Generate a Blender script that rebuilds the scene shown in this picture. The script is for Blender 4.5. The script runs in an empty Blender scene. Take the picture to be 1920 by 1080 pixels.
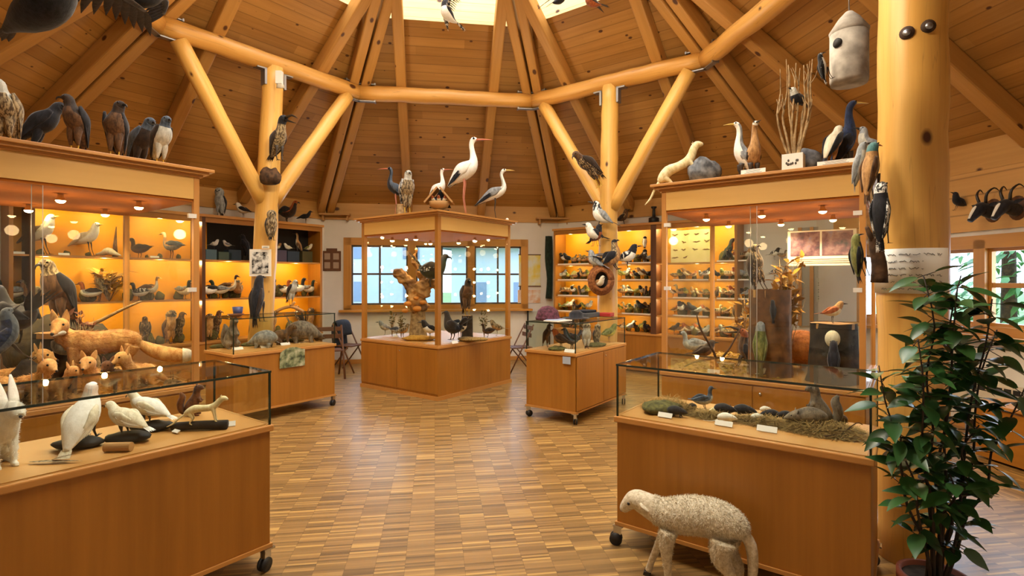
import bpy, math, random
from mathutils import Vector, Matrix, Euler
R = math.radians
sc = bpy.context.scene
C = sc.collection
rnd = random.Random(7)

# ------------------------------------------------------------------ camera
EYE = 1.6
F = 992.0            # focal length in pixels of the 1920 wide frame
HY = 525.0           # horizon row
cam_data = bpy.data.cameras.new('camera')
cam = bpy.data.objects.new('camera', cam_data)
C.objects.link(cam)
cam.location = (0, 0, EYE)
cam.rotation_euler = (R(90), 0, 0)
cam_data.sensor_width = 36.0
cam_data.lens = 36.0 * F / 1920.0
cam_data.shift_y = (HY - 540.0) / 1920.0
cam_data.clip_start = 0.05
cam_data.clip_end = 300
sc.camera = cam

# ------------------------------------------------------------------ colour management, world
sc.view_settings.view_transform = 'Standard'
sc.view_settings.look = 'None'
sc.view_settings.gamma = 1.0
sc.view_settings.use_curve_mapping = False
sc.view_settings.exposure = 0.0
sc.cycles.transparent_max_bounces = 40
sc.cycles.max_bounces = 8
sc.cycles.diffuse_bounces = 3
sc.cycles.glossy_bounces = 3
sc.cycles.sample_clamp_indirect = 4.0
sc.cycles.caustics_reflective = False
sc.cycles.caustics_refractive = False

world = bpy.data.worlds.new('overcast_sky')
sc.world = world
world.use_nodes = True
wn = world.node_tree
wn.nodes.clear()
w_out = wn.nodes.new('ShaderNodeOutputWorld')
w_bg = wn.nodes.new('ShaderNodeBackground')
w_tc = wn.nodes.new('ShaderNodeTexCoord')
w_sep = wn.nodes.new('ShaderNodeSeparateXYZ')
w_ramp = wn.nodes.new('ShaderNodeValToRGB')
wn.links.new(w_tc.outputs['Generated'], w_sep.inputs[0])
wn.links.new(w_sep.outputs['Z'], w_ramp.inputs[0])
w_ramp.color_ramp.elements[0].position = 0.0
w_ramp.color_ramp.elements[0].color = (0.80, 0.90, 1.0, 1)
w_ramp.color_ramp.elements[1].position = 0.6
w_ramp.color_ramp.elements[1].color = (0.62, 0.78, 1.0, 1)
wn.links.new(w_ramp.outputs[0], w_bg.inputs[0])
w_bg.inputs[1].default_value = 4.6
wn.links.new(w_bg.outputs[0], w_out.inputs[0])

# ------------------------------------------------------------------ directions of the octagonal room
AX = Vector((math.sin(R(36.7)), math.cos(R(36.7)), 0))      # into the room to the right
BX = Vector((-math.cos(R(36.7)), math.sin(R(36.7)), 0))     # into the room to the left
YA = math.atan2(AX.y, AX.x)
OC = Vector((-0.52, 4.94, 0))                                # centre of the room
RW = 5.5                                                     # apothem of the walls
RR = 3.2                                                     # apothem of the ring beam
ZB = 4.4                                                     # height of the ring beam
Z_EAVE, Z_RING = 3.04, 4.72
SLOPE = (Z_EAVE - Z_RING) / (RW - RR)
def roof_z(r): return Z_EAVE + SLOPE * (r - RW)
def wall_dir(k):      # outward normal; k = 0 back wall, 1 next to its right, -1 next to its left ...
    t = R(-8.3 + 45 * k)
    return Vector((math.sin(t), math.cos(t), 0))
def wall_tan(k):      # to the right seen from inside
    n = wall_dir(k)
    return Vector((n.y, -n.x, 0))
def corner(r, k):     # corner between wall k and k + 1 for apothem r
    t = R(-8.3 + 45 * k + 22.5)
    rr = r / math.cos(R(22.5))
    return OC + Vector((math.sin(t), math.cos(t), 0)) * rr
def px(x, d, y=None, z=0.0):   # a measured column / row of the photo at distance d -> a place in the room
    return Vector(((x - 960.0) / F * d, d, EYE - (y - HY) / F * d if y is not None else z))

# ------------------------------------------------------------------ lights
def spot(name, loc, target, power, col, size=75, blend=.6, rad=.03):
    l = bpy.data.lights.new(name, 'SPOT')
    l.energy = power; l.color = col; l.spot_size = R(size); l.spot_blend = blend; l.shadow_soft_size = rad
    o = bpy.data.objects.new(name, l); C.objects.link(o)
    o.location = loc
    o.rotation_euler = (Vector(target) - Vector(loc)).to_track_quat('-Z', 'Y').to_euler()
    return o
def point(name, loc, power, col, rad=.04):
    l = bpy.data.lights.new(name, 'POINT')
    l.energy = power; l.color = col; l.shadow_soft_size = rad
    o = bpy.data.objects.new(name, l); C.objects.link(o); o.location = loc
    return o
def area(name, loc, direction, sx, sy, power, col):
    l = bpy.data.lights.new(name, 'AREA')
    l.shape = 'RECTANGLE'; l.size = sx; l.size_y = sy; l.energy = power; l.color = col
    o = bpy.data.objects.new(name, l); C.objects.link(o); o.location = loc
    o.rotation_euler = Vector(direction).to_track_quat('-Z', 'Y').to_euler()
    return o
WARM = (1.0, 0.66, 0.30); HALO = (1.0, 0.74, 0.42); DAY = (0.86, 0.94, 1.0)
EXPO = .0
area('lantern_daylight', (OC.x, OC.y, 6.7), (0, 0, -1), 3.6, 3.6, 440, (1.0, .95, .85))
area('back_window_daylight', OC + wall_dir(0) * (RW + .35) + Vector((-.1, 0, 1.72)), -wall_dir(0), 3.3, 1.2, 60, DAY)
area('right_window_daylight', OC + wall_dir(2) * (RW + .35) + Vector((0, 0, 1.55)), -wall_dir(2), 3.0, .9, 60, DAY)
area('front_fill_light', OC + wall_dir(4) * 2.6 + Vector((0, 0, 4.3)), (0, .5, -1), 1.5, .5, 110, (1.0, .84, .62))  # unseen fill light added on the camera side to brighten the room
spot('post_spot_left', (-1.2, 4.2, 3.85), (-3.2, 6.9, 2.7), 120, (1, .80, .46), 62, .7, .05)
spot('post_spot_right', (-.1, 4.4, 3.95), (1.35, 7.5, 2.8), 135, (1, .80, .46), 62, .7, .05)
spot('post_spot_front', (.9, 3.3, 3.9), (2.25, 3.1, 2.5), 55, (1, .84, .52), 70, .7, .04)
for _k in range(8):
    _c = corner(RR - .9, _k); point('ring_fill', (_c.x, _c.y, 4.0), 13, (1, .80, .52), .04)  # fill lights without fixtures, added inside the ring to lift the roof planks
LK = 1.1


# ------------------------------------------------------------------ materials
def lin(c):
    if isinstance(c, str):
        c = tuple(int(c[i:i + 2], 16) / 255 for i in (0, 2, 4))
    return tuple(x / 12.92 if x <= .04045 else ((x + .055) / 1.055) ** 2.4 for x in c) + (1,)
class NT:
    def __init__(s, name):
        s.m = bpy.data.materials.new(name); s.m.use_nodes = True
        s.t = s.m.node_tree; s.t.nodes.clear()
        s.out = s.n('OutputMaterial'); s.b = s.n('BsdfPrincipled')
        s.l(s.b.outputs[0], s.out.inputs[0])
    def n(s, k, **kw):
        x = s.t.nodes.new('ShaderNode' + k)
        for a, v in kw.items(): setattr(x, a, v)
        return x
    def l(s, a, b): s.t.links.new(a, b)
    def math(s, op, a, b=None):
        x = s.n('Math', operation=op)
        for i, v in enumerate((a, b)):
            if v is None: continue
            if isinstance(v, (int, float)): x.inputs[i].default_value = v
            else: s.l(v, x.inputs[i])
        return x.outputs[0]
    def mix(s, f, a, b, blend='MIX'):
        x = s.n('Mix', data_type='RGBA', blend_type=blend)
        for i, v in ((0, f), (6, a), (7, b)):
            if isinstance(v, (int, float)): x.inputs[i].default_value = v
            elif isinstance(v, tuple): x.inputs[i].default_value = v
            else: s.l(v, x.inputs[i])
        return x.outputs[2]
    def noise(s, vec, scale, detail=3, rough=.5):
        x = s.n('TexNoise'); x.inputs['Scale'].default_value = scale
        x.inputs['Detail'].default_value = detail; x.inputs['Roughness'].default_value = rough
        if vec is not None: s.l(vec, x.inputs['Vector'])
        return x
    def ramp(s, v, stops):
        x = s.n('ValToRGB'); s.l(v, x.inputs[0]); e = x.color_ramp.elements
        while len(e) < len(stops): e.new(.5)
        for i, (p, c) in enumerate(stops):
            e[i].position = p; e[i].color = c if len(c) == 4 else c + (1,)
        return x.outputs[0]
    def mapping(s, vec, scale=(1, 1, 1), loc=(0, 0, 0), rot=(0, 0, 0)):
        x = s.n('Mapping'); s.l(vec, x.inputs[0])
        x.inputs['Scale'].default_value = scale; x.inputs['Location'].default_value = loc; x.inputs['Rotation'].default_value = rot
        return x.outputs[0]
    def coord(s, k='Object'): return s.n('TexCoord').outputs[k]
    def bump(s, h, strength=.3, dist=.01):
        x = s.n('Bump'); x.inputs['Strength'].default_value = strength; x.inputs['Distance'].default_value = dist
        s.l(h, x.inputs['Height']); s.l(x.outputs[0], s.b.inputs['Normal'])
    def set(s, **kw):
        for k, v in kw.items():
            s.b.inputs[k.replace('_', ' ')].default_value = v
G1 = (0, 0, 0, 1); W1 = (1, 1, 1, 1)

def wood(name, light, dark, grain=7.0, rough=.45, planks=0.0, knots=0.0, cracks=0.0, contrast=1.0, plank_var=.35, coat=0.0):
    """Wood whose grain runs along U; UVs are in metres."""
    n = NT(name); uv = n.coord('UV')
    L, D = lin(light), lin(dark)
    sep = n.n('SeparateXYZ'); n.l(uv, sep.inputs[0])
    g = n.noise(n.mapping(uv, (grain * .22, grain * 5, 1)), 1.0, 5, .6)
    g2 = n.noise(n.mapping(uv, (.5, 2.2, 1)), 1.3, 2, .5)
    f = n.math('ADD', n.math('MULTIPLY', g.outputs[0], .65 * contrast), n.math('MULTIPLY', g2.outputs[0], .55 * contrast))
    f = n.math('ADD', f, .5 - .6 * contrast)
    height = f
    if planks:
        k = n.math('DIVIDE', sep.outputs[1], planks)
        idx = n.math('FLOOR', k); fr = n.math('FRACT', k)
        wv = n.n('TexWhiteNoise', noise_dimensions='2D')
        cmb = n.n('CombineXYZ'); n.l(idx, cmb.inputs[0])
        un = n.math('FLOOR', n.math('ADD', n.math('DIVIDE', sep.outputs[0], 1.9), n.math('MULTIPLY', idx, .37)))
        n.l(un, cmb.inputs[1]); n.l(cmb.outputs[0], wv.inputs['Vector'])
        f = n.math('ADD', f, n.math('MULTIPLY', n.math('SUBTRACT', wv.outputs[0], .5), plank_var))
    col = n.ramp(f, [(.15, L), (.85, D)])
    if knots:
        vo = n.n('TexVoronoi', voronoi_dimensions='2D'); vo.inputs['Scale'].default_value = knots
        vec = n.mapping(uv, (.75, 1.15, 1)); n.l(vec, vo.inputs['Vector'])
        wn2 = n.n('SeparateColor'); n.l(vo.outputs['Color'], wn2.inputs[0])
        size = n.math('MULTIPLY', n.math('MAXIMUM', n.math('SUBTRACT', wn2.outputs[0], .3), 0.0), .14)
        kn = n.math('SUBTRACT', size, vo.outputs['Distance'])
        kf = n.ramp(kn, [(.0, G1), (.035, W1)])
        col = n.mix(kf, col, lin('4a2408'))
    if planks:
        e = n.math('MINIMUM', fr, n.math('SUBTRACT', 1.0, fr))
        gf = n.ramp(e, [(.0, W1), (.06, G1)])
        col = n.mix(n.math('MULTIPLY', gf, .5), col, lin('3a1c06'))
        height = n.math('SUBTRACT', 1.0, gf)
    if cracks:
        cr = n.noise(n.mapping(uv, (.35, 9, 1)), 1.6, 2, .5)
        cf = n.ramp(n.math('ABSOLUTE', n.math('SUBTRACT', cr.outputs[0], .5)), [(.0, W1), (.010, G1)])
        col = n.mix(n.math('MULTIPLY', cf, cracks), col, lin('4a2c10'))
    n.l(col, n.b.inputs['Base Color'])
    n.set(Roughness=rough, Coat_Weight=coat, Coat_Roughness=.2)
    n.bump(height, .25 if planks else .08, .006)
    return n.m

def plain(name, col, rough=.6, metal=0.0, noise=0.0, scale=30, bump=0.0, spec=.5, col2=None):
    n = NT(name); c = lin(col)
    if noise or col2:
        t = n.noise(n.coord(), scale, 4)
        c2 = lin(col2) if col2 else tuple(x * (1 - noise) for x in c[:3]) + (1,)
        n.l(n.ramp(t.outputs[0], [(.35, c), (.65, c2)]), n.b.inputs['Base Color'])
        if bump: n.bump(t.outputs[0], bump, .01)
    else:
        n.set(Base_Color=c)
    n.set(Roughness=rough, Metallic=metal, Specular_IOR_Level=spec)
    return n.m

def feather(name, c1, c2, scale=45, stretch=(1, 1, .35), mid=.5, soft=.12, rough=.75):
    """Plumage or fur in two mottled tones with fine strands."""
    n = NT(name); o = n.coord()
    t = n.noise(n.mapping(o, stretch), scale, 4, .6)
    f = n.noise(o, scale * 5, 2, .6)
    v = n.math('ADD', n.math('MULTIPLY', t.outputs[0], .75), n.math('MULTIPLY', f.outputs[0], .25))
    n.l(n.ramp(v, [(mid - soft, lin(c1)), (mid + soft, lin(c2))]), n.b.inputs['Base Color'])
    n.set(Roughness=rough, Specular_IOR_Level=.25)
    n.b.inputs['Sheen Weight'].default_value = .2
    n.bump(v, .5, .006)
    return n.m

def glow(name, col, strength):
    n = NT(name)
    n.set(Base_Color=lin(col), Emission_Color=lin(col), Emission_Strength=strength)
    n.m.cycles.emission_sampling = 'NONE'
    return n.m

def glass(name, tint='ffffff', ior=1.45, refl=1.0):
    m = bpy.data.materials.new(name); m.use_nodes = True; t = m.node_tree; t.nodes.clear()
    out = t.nodes.new('ShaderNodeOutputMaterial'); mx = t.nodes.new('ShaderNodeMixShader')
    tr = t.nodes.new('ShaderNodeBsdfTransparent'); gl = t.nodes.new('ShaderNodeBsdfGlossy')
    fr = t.nodes.new('ShaderNodeFresnel'); fr.inputs[0].default_value = ior
    mu = t.nodes.new('ShaderNodeMath'); mu.operation = 'MULTIPLY'; mu.inputs[1].default_value = refl
    tr.inputs[0].default_value = lin(tint); gl.inputs['Roughness'].default_value = .01
    # the pane is seen from its back side as often as from its front: the same grazing law both ways
    geo = t.nodes.new('ShaderNodeNewGeometry'); dt = t.nodes.new('ShaderNodeVectorMath'); dt.operation = 'DOT_PRODUCT'
    t.links.new(geo.outputs['Normal'], dt.inputs[0]); t.links.new(geo.outputs['Incoming'], dt.inputs[1])
    ab = t.nodes.new('ShaderNodeMath'); ab.operation = 'ABSOLUTE'; t.links.new(dt.outputs['Value'], ab.inputs[0])
    om = t.nodes.new('ShaderNodeMath'); om.operation = 'SUBTRACT'; om.inputs[0].default_value = 1; t.links.new(ab.outputs[0], om.inputs[1])
    pw = t.nodes.new('ShaderNodeMath'); pw.operation = 'POWER'; t.links.new(om.outputs[0], pw.inputs[0]); pw.inputs[1].default_value = 5
    sl = t.nodes.new('ShaderNodeMath'); sl.operation = 'MULTIPLY_ADD'; t.links.new(pw.outputs[0], sl.inputs[0]); sl.inputs[1].default_value = .96; sl.inputs[2].default_value = .04
    t.links.new(sl.outputs[0], mu.inputs[0]); t.links.new(mu.outputs[0], mx.inputs[0])
    t.nodes.remove(fr)
    t.links.new(tr.outputs[0], mx.inputs[1]); t.links.new(gl.outputs[0], mx.inputs[2]); t.links.new(mx.outputs[0], out.inputs[0])
    return m

M = {}
M['plank'] = wood('spruce_planks', 'bd8c49', '91652a', grain=5, rough=.55, planks=.14, knots=3.4)
M['lantern'] = wood('pale_planks', 'f0d69a', 'd9b06a', grain=5, rough=.6, planks=.125, knots=2.0, plank_var=.15)
M['rafter'] = wood('rafter_spruce', 'c4924e', '9c6d2d', grain=4, rough=.55, knots=2.2)
M['log'] = wood('peeled_log', 'e6bb66', 'c68c3c', grain=4, rough=.42, knots=1.6, cracks=.22)
M['beam'] = wood('ring_beam_log', 'dcab5c', 'b87f36', grain=4, rough=.42, knots=1.6, cracks=.35)
M['cherry'] = wood('cherry_veneer', 'b4772a', '8a5716', grain=3.2, rough=.42, contrast=1.15, coat=.1)
M['cherry_light'] = wood('light_beech_veneer', 'dcb268', 'c89a4e', grain=3.2, rough=.4, contrast=.7)
M['edge'] = wood('solid_beech_edge', 'cc9450', 'a87034', grain=4, rough=.35, contrast=.7)
M['board'] = wood('display_board', 'c6924e', 'ae7a3a', grain=3, rough=.5, contrast=.5)
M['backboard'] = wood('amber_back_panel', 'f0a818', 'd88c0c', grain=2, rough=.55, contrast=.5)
M['plate'] = wood('wall_plate_timber', 'cb9c58', 'a67638', grain=4, rough=.5, knots=1.5)
M['winwood'] = wood('window_timber', 'c89040', 'a26c28', grain=4, rough=.4)
M['plaster'] = plain('white_plaster', 'd9d4cf', .9, noise=.05, scale=4)
M['glass'] = glass('clear_glass', 'fbfdfb', refl=.6)
M['glassedge'] = plain('green_glass_edge', '1f2a20', .15)
M['winglass'] = glass('window_glass', 'f4f8ff', refl=.6)
M['chrome'] = plain('chrome', 'c8c8c8', .25, 1.0)
M['steel'] = plain('galvanised_steel', '9a9ba0', .4, .9)
M['rubber'] = plain('black_rubber', '121214', .5)
M['white'] = plain('white_card', 'e8e4da', .7)
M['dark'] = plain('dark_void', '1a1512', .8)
M['brown_ply'] = wood('brown_plywood', '6b4120', '4a2a12', grain=4, rough=.6)
M['lampglow'] = glow('halogen_glow', 'ffdc9a', 60)
M['bark'] = plain('tree_bark', '5d4128', .9, col2='2c1c10', scale=18, bump=.9)
M['barkdark'] = plain('dark_bark', '352a22', .9, col2='14100d', scale=14, bump=.9)
M['cutwood'] = wood('cut_wood_end', 'c79a5c', '94683a', grain=5, rough=.7)
M['branch'] = plain('peeled_branch', 'b09468', .8, col2='7c6240', scale=25, bump=.4)
M['rock'] = plain('grey_rock', '8a8c8e', .9, col2='3e4044', scale=12, bump=.8)
M['black'] = plain('black_plumage', '15151a', .5, noise=.3)
M['eye'] = plain('glass_eye', '0a0806', .08)
M['leg_yellow'] = plain('yellow_leg', 'c9a63c', .5)
M['leg_dark'] = plain('dark_leg', '3a3028', .6)
M['leg_red'] = plain('pink_red_leg', 'c9806a', .5)
M['beak_dark'] = plain('dark_beak', '26221f', .35)
M['beak_yellow'] = plain('yellow_beak', 'cfae55', .4)
M['beak_red'] = plain('red_beak', 'c06a48', .4)
M['hay'] = plain('dry_hay', 'a8894c', .9, col2='6f5628', scale=60)
M['moss'] = plain('dry_moss', '6a6534', .95, col2='3c3a1e', scale=40, bump=.6)

# ------------------------------------------------------------------ mesh building
class MB:
    """Collects shapes; build() links them as one mesh object."""
    def __init__(s): s.v = []; s.f = []; s.mi = []; s.uv = []; s.sm = []
    def add(s, vs, fs, mat=0, uvs=None, smooth=False):
        b = len(s.v); s.v += [tuple(v) for v in vs]
        for i, f in enumerate(fs):
            s.f.append([b + k for k in f]); s.mi.append(mat[i] if isinstance(mat, list) else mat)
            s.uv.append(uvs[i] if uvs else [(0, 0)] * len(f)); s.sm.append(smooth)
    def box(s, c, size, mat=0, rot=None, grain=None, topscale=None):
        """centre, full size; rot: Euler or Matrix; grain axis index"""
        hx, hy, hz = size[0] / 2, size[1] / 2, size[2] / 2
        P = [Vector((x * hx, y * hy, z * hz)) for z in (-1, 1) for y in (-1, 1) for x in (-1, 1)]
        if topscale:
            for p in P[4:]: p.x *= topscale; p.y *= topscale
        fs = [(0, 2, 3, 1), (4, 5, 7, 6), (0, 1, 5, 4), (2, 6, 7, 3), (0, 4, 6, 2), (1, 3, 7, 5)]
        if grain is None: grain = max(range(3), key=lambda i: size[i])
        o1, o2 = rnd.random() * 9, rnd.random() * 9
        uvs = []
        for k, f in enumerate(fs):
            n_ax = (2, 2, 1, 1, 0, 0)[k]
            axes = [a for a in range(3) if a != n_ax]
            if grain in axes: u = grain; w = [a for a in axes if a != grain][0]
            else: u, w = axes
            uvs.append([(P[i][u] + o1, P[i][w] + o2 + n_ax * .31) for i in f])
        m = None
        if rot is not None: m = rot if isinstance(rot, Matrix) else Euler(rot).to_matrix()
        vs = [(m @ p if m else p) + Vector(c) for p in P]
        s.add(vs, fs, mat, uvs)
    def tube(s, pts, rads, n=10, mat=0, caps=True, smooth=True, flat=1.0, side=None, matf=None, close=False):
        """A swept tube; rads: number, list of numbers or list of (side, up) pairs; side = start side vector."""
        pts = [Vector(p) for p in pts]
        k = len(pts)
        if isinstance(rads, (int, float)): rads = [rads] * k
        rads = [r if isinstance(r, tuple) else (r, r * flat) for r in rads]
        T = []
        for i in range(k):
            a, b = pts[max(i - 1, 0)], pts[min(i + 1, k - 1)]
            t = (b - a)
            T.append(t.normalized() if t.length > 1e-9 else Vector((0, 0, 1)))
        S = Vector(side) if side is not None else (Vector((0, 0, 1)).cross(T[0]) if abs(T[0].z) < .95 else Vector((0, 1, 0)))
        S = (S - T[0] * S.dot(T[0])).normalized()
        vs = []; dist = 0; us = []; o1, o2 = rnd.random() * 9, rnd.random() * 9
        for i in range(k):
            if i: dist += (pts[i] - pts[i - 1]).length
            S = (S - T[i] * S.dot(T[i])).normalized()
            N = T[i].cross(S)
            us.append(dist + o1)
            for j in range(n):
                a = 2 * math.pi * j / n
                vs.append(pts[i] + S * (rads[i][0] * math.cos(a)) + N * (rads[i][1] * math.sin(a)))
        fs = []; uvs = []; mi = []
        rm = max(r[0] for r in rads); per = 2 * math.pi * rm / n
        for i in range(k - 1):
            for j in range(n):
                j2 = (j + 1) % n
                fs.append((i * n + j, i * n + j2, (i + 1) * n + j2, (i + 1) * n + j))
                uvs.append([(us[i], j * per + o2), (us[i], (j + 1) * per + o2), (us[i + 1], (j + 1) * per + o2), (us[i + 1], j * per + o2)])
                mi.append(matf((i + .5) / (k - 1), math.sin(2 * math.pi * (j + .5) / n), math.cos(2 * math.pi * (j + .5) / n)) if matf else mat)
        if caps:
            for i, rev in ((0, True), (k - 1, False)):
                f = [i * n + j for j in range(n)]
                q = [(us[i] + rads[i][0] * math.cos(6.283 * j / n), o2 + rads[i][0] * math.sin(6.283 * j / n)) for j in range(n)]
                if rev: f.reverse(); q.reverse()
                fs.append(tuple(f)); uvs.append(q)
                mi.append(matf(0 if i == 0 else 1, 1, 0) if matf else mat)
        s.add(vs, fs, mi, uvs, smooth)
        return s
    def loft(s, pts, rads, n=14, sub=3, mat=0, side=(0, 1, 0), matf=None):
        """smooth body: Catmull-Rom through the points and radii"""
        P = [Vector(p) for p in pts]; Q = [r if isinstance(r, tuple) else (r, r) for r in rads]
        pp, qq = [], []
        for i in range(len(P) - 1):
            for j in range(sub):
                t = j / sub
                ids = (max(i - 1, 0), i, i + 1, min(i + 2, len(P) - 1))
                w = ((-t + 2 * t * t - t ** 3) / 2, (2 - 5 * t * t + 3 * t ** 3) / 2, (t + 4 * t * t - 3 * t ** 3) / 2, (-t * t + t ** 3) / 2)
                pp.append(sum((P[a] * b for a, b in zip(ids, w)), Vector((0, 0, 0))))
                qq.append(tuple(max(.0008, sum(Q[a][c] * b for a, b in zip(ids, w))) for c in (0, 1)))
        pp.append(P[-1]); qq.append(Q[-1])
        return s.tube(pp, qq, n, mat, True, True, side=side, matf=matf)
    def cone(s, a, b, r0, r1=0.0005, n=8, mat=0, flat=1.0): return s.tube([a, b], [r0, r1], n, mat, flat=flat)
    def cyl(s, a, b, r, n=16, mat=0, smooth=True): return s.tube([a, b], [r, r], n, mat, smooth=smooth)
    def ball(s, c, r, n=10, mat=0, m=6):
        if isinstance(r, (int, float)): r = (r, r, r)
        c = Vector(c); vs = []; fs = []
        for i in range(m + 1):
            th = math.pi * i / m
            for j in range(n):
                ph = 2 * math.pi * j / n
                vs.append(c + Vector((r[0] * math.sin(th) * math.cos(ph), r[1] * math.sin(th) * math.sin(ph), r[2] * math.cos(th))))
        for i in range(m):
            for j in range(n):
                j2 = (j + 1) % n
                fs.append((i * n + j, (i + 1) * n + j, (i + 1) * n + j2, i * n + j2))
        s.add(vs, fs, mat, None, True)
    def leaf(s, base, tip, width, up, mat=0, curl=.0, m=4):
        """a pointed blade with a fold: leaves and feathers"""
        base, tip, up = Vector(base), Vector(tip), Vector(up)
        ax = tip - base; L = ax.length; ax.normalize()
        sd = ax.cross(up).normalized(); nn = sd.cross(ax)
        vs = []; fs = []
        for i in range(m + 1):
            t = i / m
            w = width * math.sin(math.pi * min(.98, .08 + t * .92) ** .8) * .5
            c = base + ax * (L * t) + nn * (-curl * L * t * t)
            vs += [c - sd * w + nn * w * .25, c, c + sd * w + nn * w * .25]
        for i in range(m):
            a = i * 3
            fs += [(a, a + 1, a + 4, a + 3), (a + 1, a + 2, a + 5, a + 4)]
        s.add(vs, fs, mat, [[(0, 0)] * 4] * len(fs), True)
    def lathe(s, prof, n=20, mat=0, c=(0, 0, 0), smooth=True):
        c = Vector(c); vs = []; fs = []
        for r, z in prof:
            for j in range(n):
                a = 2 * math.pi * j / n
                vs.append(c + Vector((r * math.cos(a), r * math.sin(a), z)))
        for i in range(len(prof) - 1):
            for j in range(n):
                j2 = (j + 1) % n
                fs.append((i * n + j, i * n + j2, (i + 1) * n + j2, (i + 1) * n + j))
        s.add(vs, fs, mat, None, smooth)
    def build(s, name, mats, parent=None, loc=None, rot=None, bevel=0.0, tagd=None):
        me = bpy.data.meshes.new(name)
        me.from_pydata(s.v, [], s.f)
        if not isinstance(mats, (list, tuple)): mats = [mats]
        for m in mats: me.materials.append(M[m] if isinstance(m, str) else m)
        me.polygons.foreach_set('material_index', s.mi)
        me.polygons.foreach_set('use_smooth', s.sm)
        uvl = me.uv_layers.new(name='UVMap')
        flat = [c for f in s.uv for q in f for c in q]
        uvl.data.foreach_set('uv', flat)
        me.update()
        o = bpy.data.objects.new(name, me); C.objects.link(o)
        if loc is not None: o.location = loc
        if rot is not None: o.rotation_euler = rot
        if parent is not None: o.parent = parent
        if bevel:
            b = o.modifiers.new('bevel', 'BEVEL'); b.width = bevel; b.segments = 2; b.limit_method = 'ANGLE'
        return o

def tag(o, label, cat, group=None, kind=None):
    if label:
        o['label'] = label
    if cat: o['category'] = cat
    if group: o['group'] = group
    if kind: o['kind'] = kind
    return o
def thing(name, label, cat, loc=(0, 0, 0), rz=0.0, group=None, rot=None):
    o = bpy.data.objects.new(name, None); C.objects.link(o)
    o.empty_display_size = .1
    o.location = loc; o.rotation_euler = rot if rot is not None else (0, 0, rz)
    return tag(o, label, cat, group)
def struct(mb, name, mats, **kw):
    o = mb.build(name, mats, **kw)
    if o.parent is None: o['kind'] = 'structure'
    return o
KIDS = {}
def kids(o): return [c for c in bpy.data.objects if c.parent == o]
def dup(root, loc, rz=None, label=None, group=None, scale=None, rot=None):
    r = root.copy(); C.objects.link(r); r.location = loc
    if rz is not None: r.rotation_euler = (0, 0, rz)
    if rot is not None: r.rotation_euler = rot
    if scale: r.scale = (scale,) * 3
    if label: r['label'] = label
    if group: r['group'] = group
    elif 'group' in r and label and group is not None: del r['group']
    for ch in KIDS.setdefault(root.name, kids(root)):
        c = ch.copy(); C.objects.link(c); c.parent = r
        for g in KIDS.setdefault(ch.name, kids(ch)):
            d = g.copy(); C.objects.link(d); d.parent = c
    return r
# ================================================================== the room
def parquet(name, rot):
    n = NT(name); uv = n.mapping(n.coord('UV'), rot=(0, 0, rot))
    s = n.n('SeparateXYZ'); n.l(uv, s.inputs[0])
    row = n.math('FLOOR', n.math('DIVIDE', s.outputs[1], .017))
    u = n.math('DIVIDE', s.outputs[0], .165)
    col_i = n.math('FLOOR', u)
    h1 = n.n('TexWhiteNoise', noise_dimensions='1D'); n.l(col_i, h1.inputs['W'])
    grp = n.math('FLOOR', n.math('ADD', n.math('DIVIDE', row, 1.7), n.math('MULTIPLY', h1.outputs[0], 7)))
    c1 = n.n('CombineXYZ'); n.l(col_i, c1.inputs[0]); n.l(row, c1.inputs[1])
    c2 = n.n('CombineXYZ'); n.l(col_i, c2.inputs[0]); n.l(grp, c2.inputs[1])
    a = n.n('TexWhiteNoise', noise_dimensions='2D'); n.l(c1.outputs[0], a.inputs['Vector'])
    b = n.n('TexWhiteNoise', noise_dimensions='2D'); n.l(c2.outputs[0], b.inputs['Vector'])
    f = n.math('ADD', n.math('MULTIPLY', a.outputs[0], .55), n.math('MULTIPLY', b.outputs[0], .45))
    g = n.noise(n.mapping(uv, (6, 160, 1)), 1.0, 3)
    f = n.math('ADD', f, n.math('MULTIPLY', n.math('SUBTRACT', g.outputs[0], .5), .35))
    col = n.ramp(f, [(.1, lin('654c2a')), (.36, lin('7e6034')), (.64, lin('937040')), (.95, lin('b89352'))])
    fu = n.math('FRACT', u); fv = n.math('FRACT', n.math('DIVIDE', s.outputs[1], .017))
    eu = n.math('MINIMUM', fu, n.math('SUBTRACT', 1.0, fu)); ev = n.math('MINIMUM', fv, n.math('SUBTRACT', 1.0, fv))
    gap = n.math('MAXIMUM', n.ramp(eu, [(0, W1), (.012, G1)]), n.math('MULTIPLY', n.ramp(ev, [(0, W1), (.08, G1)]), .5))
    col = n.mix(n.math('MULTIPLY', gap, .55), col, lin('3a2410'))
    n.l(col, n.b.inputs['Base Color'])
    n.set(Roughness=.42, Coat_Weight=.12, Coat_Roughness=.2)
    return n.m
a0 = math.atan2(wall_tan(0).y, wall_tan(0).x)
M['floor'] = parquet('end_parquet', -a0)
M['floor2'] = parquet('end_parquet_turned', -a0 + R(90))

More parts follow.
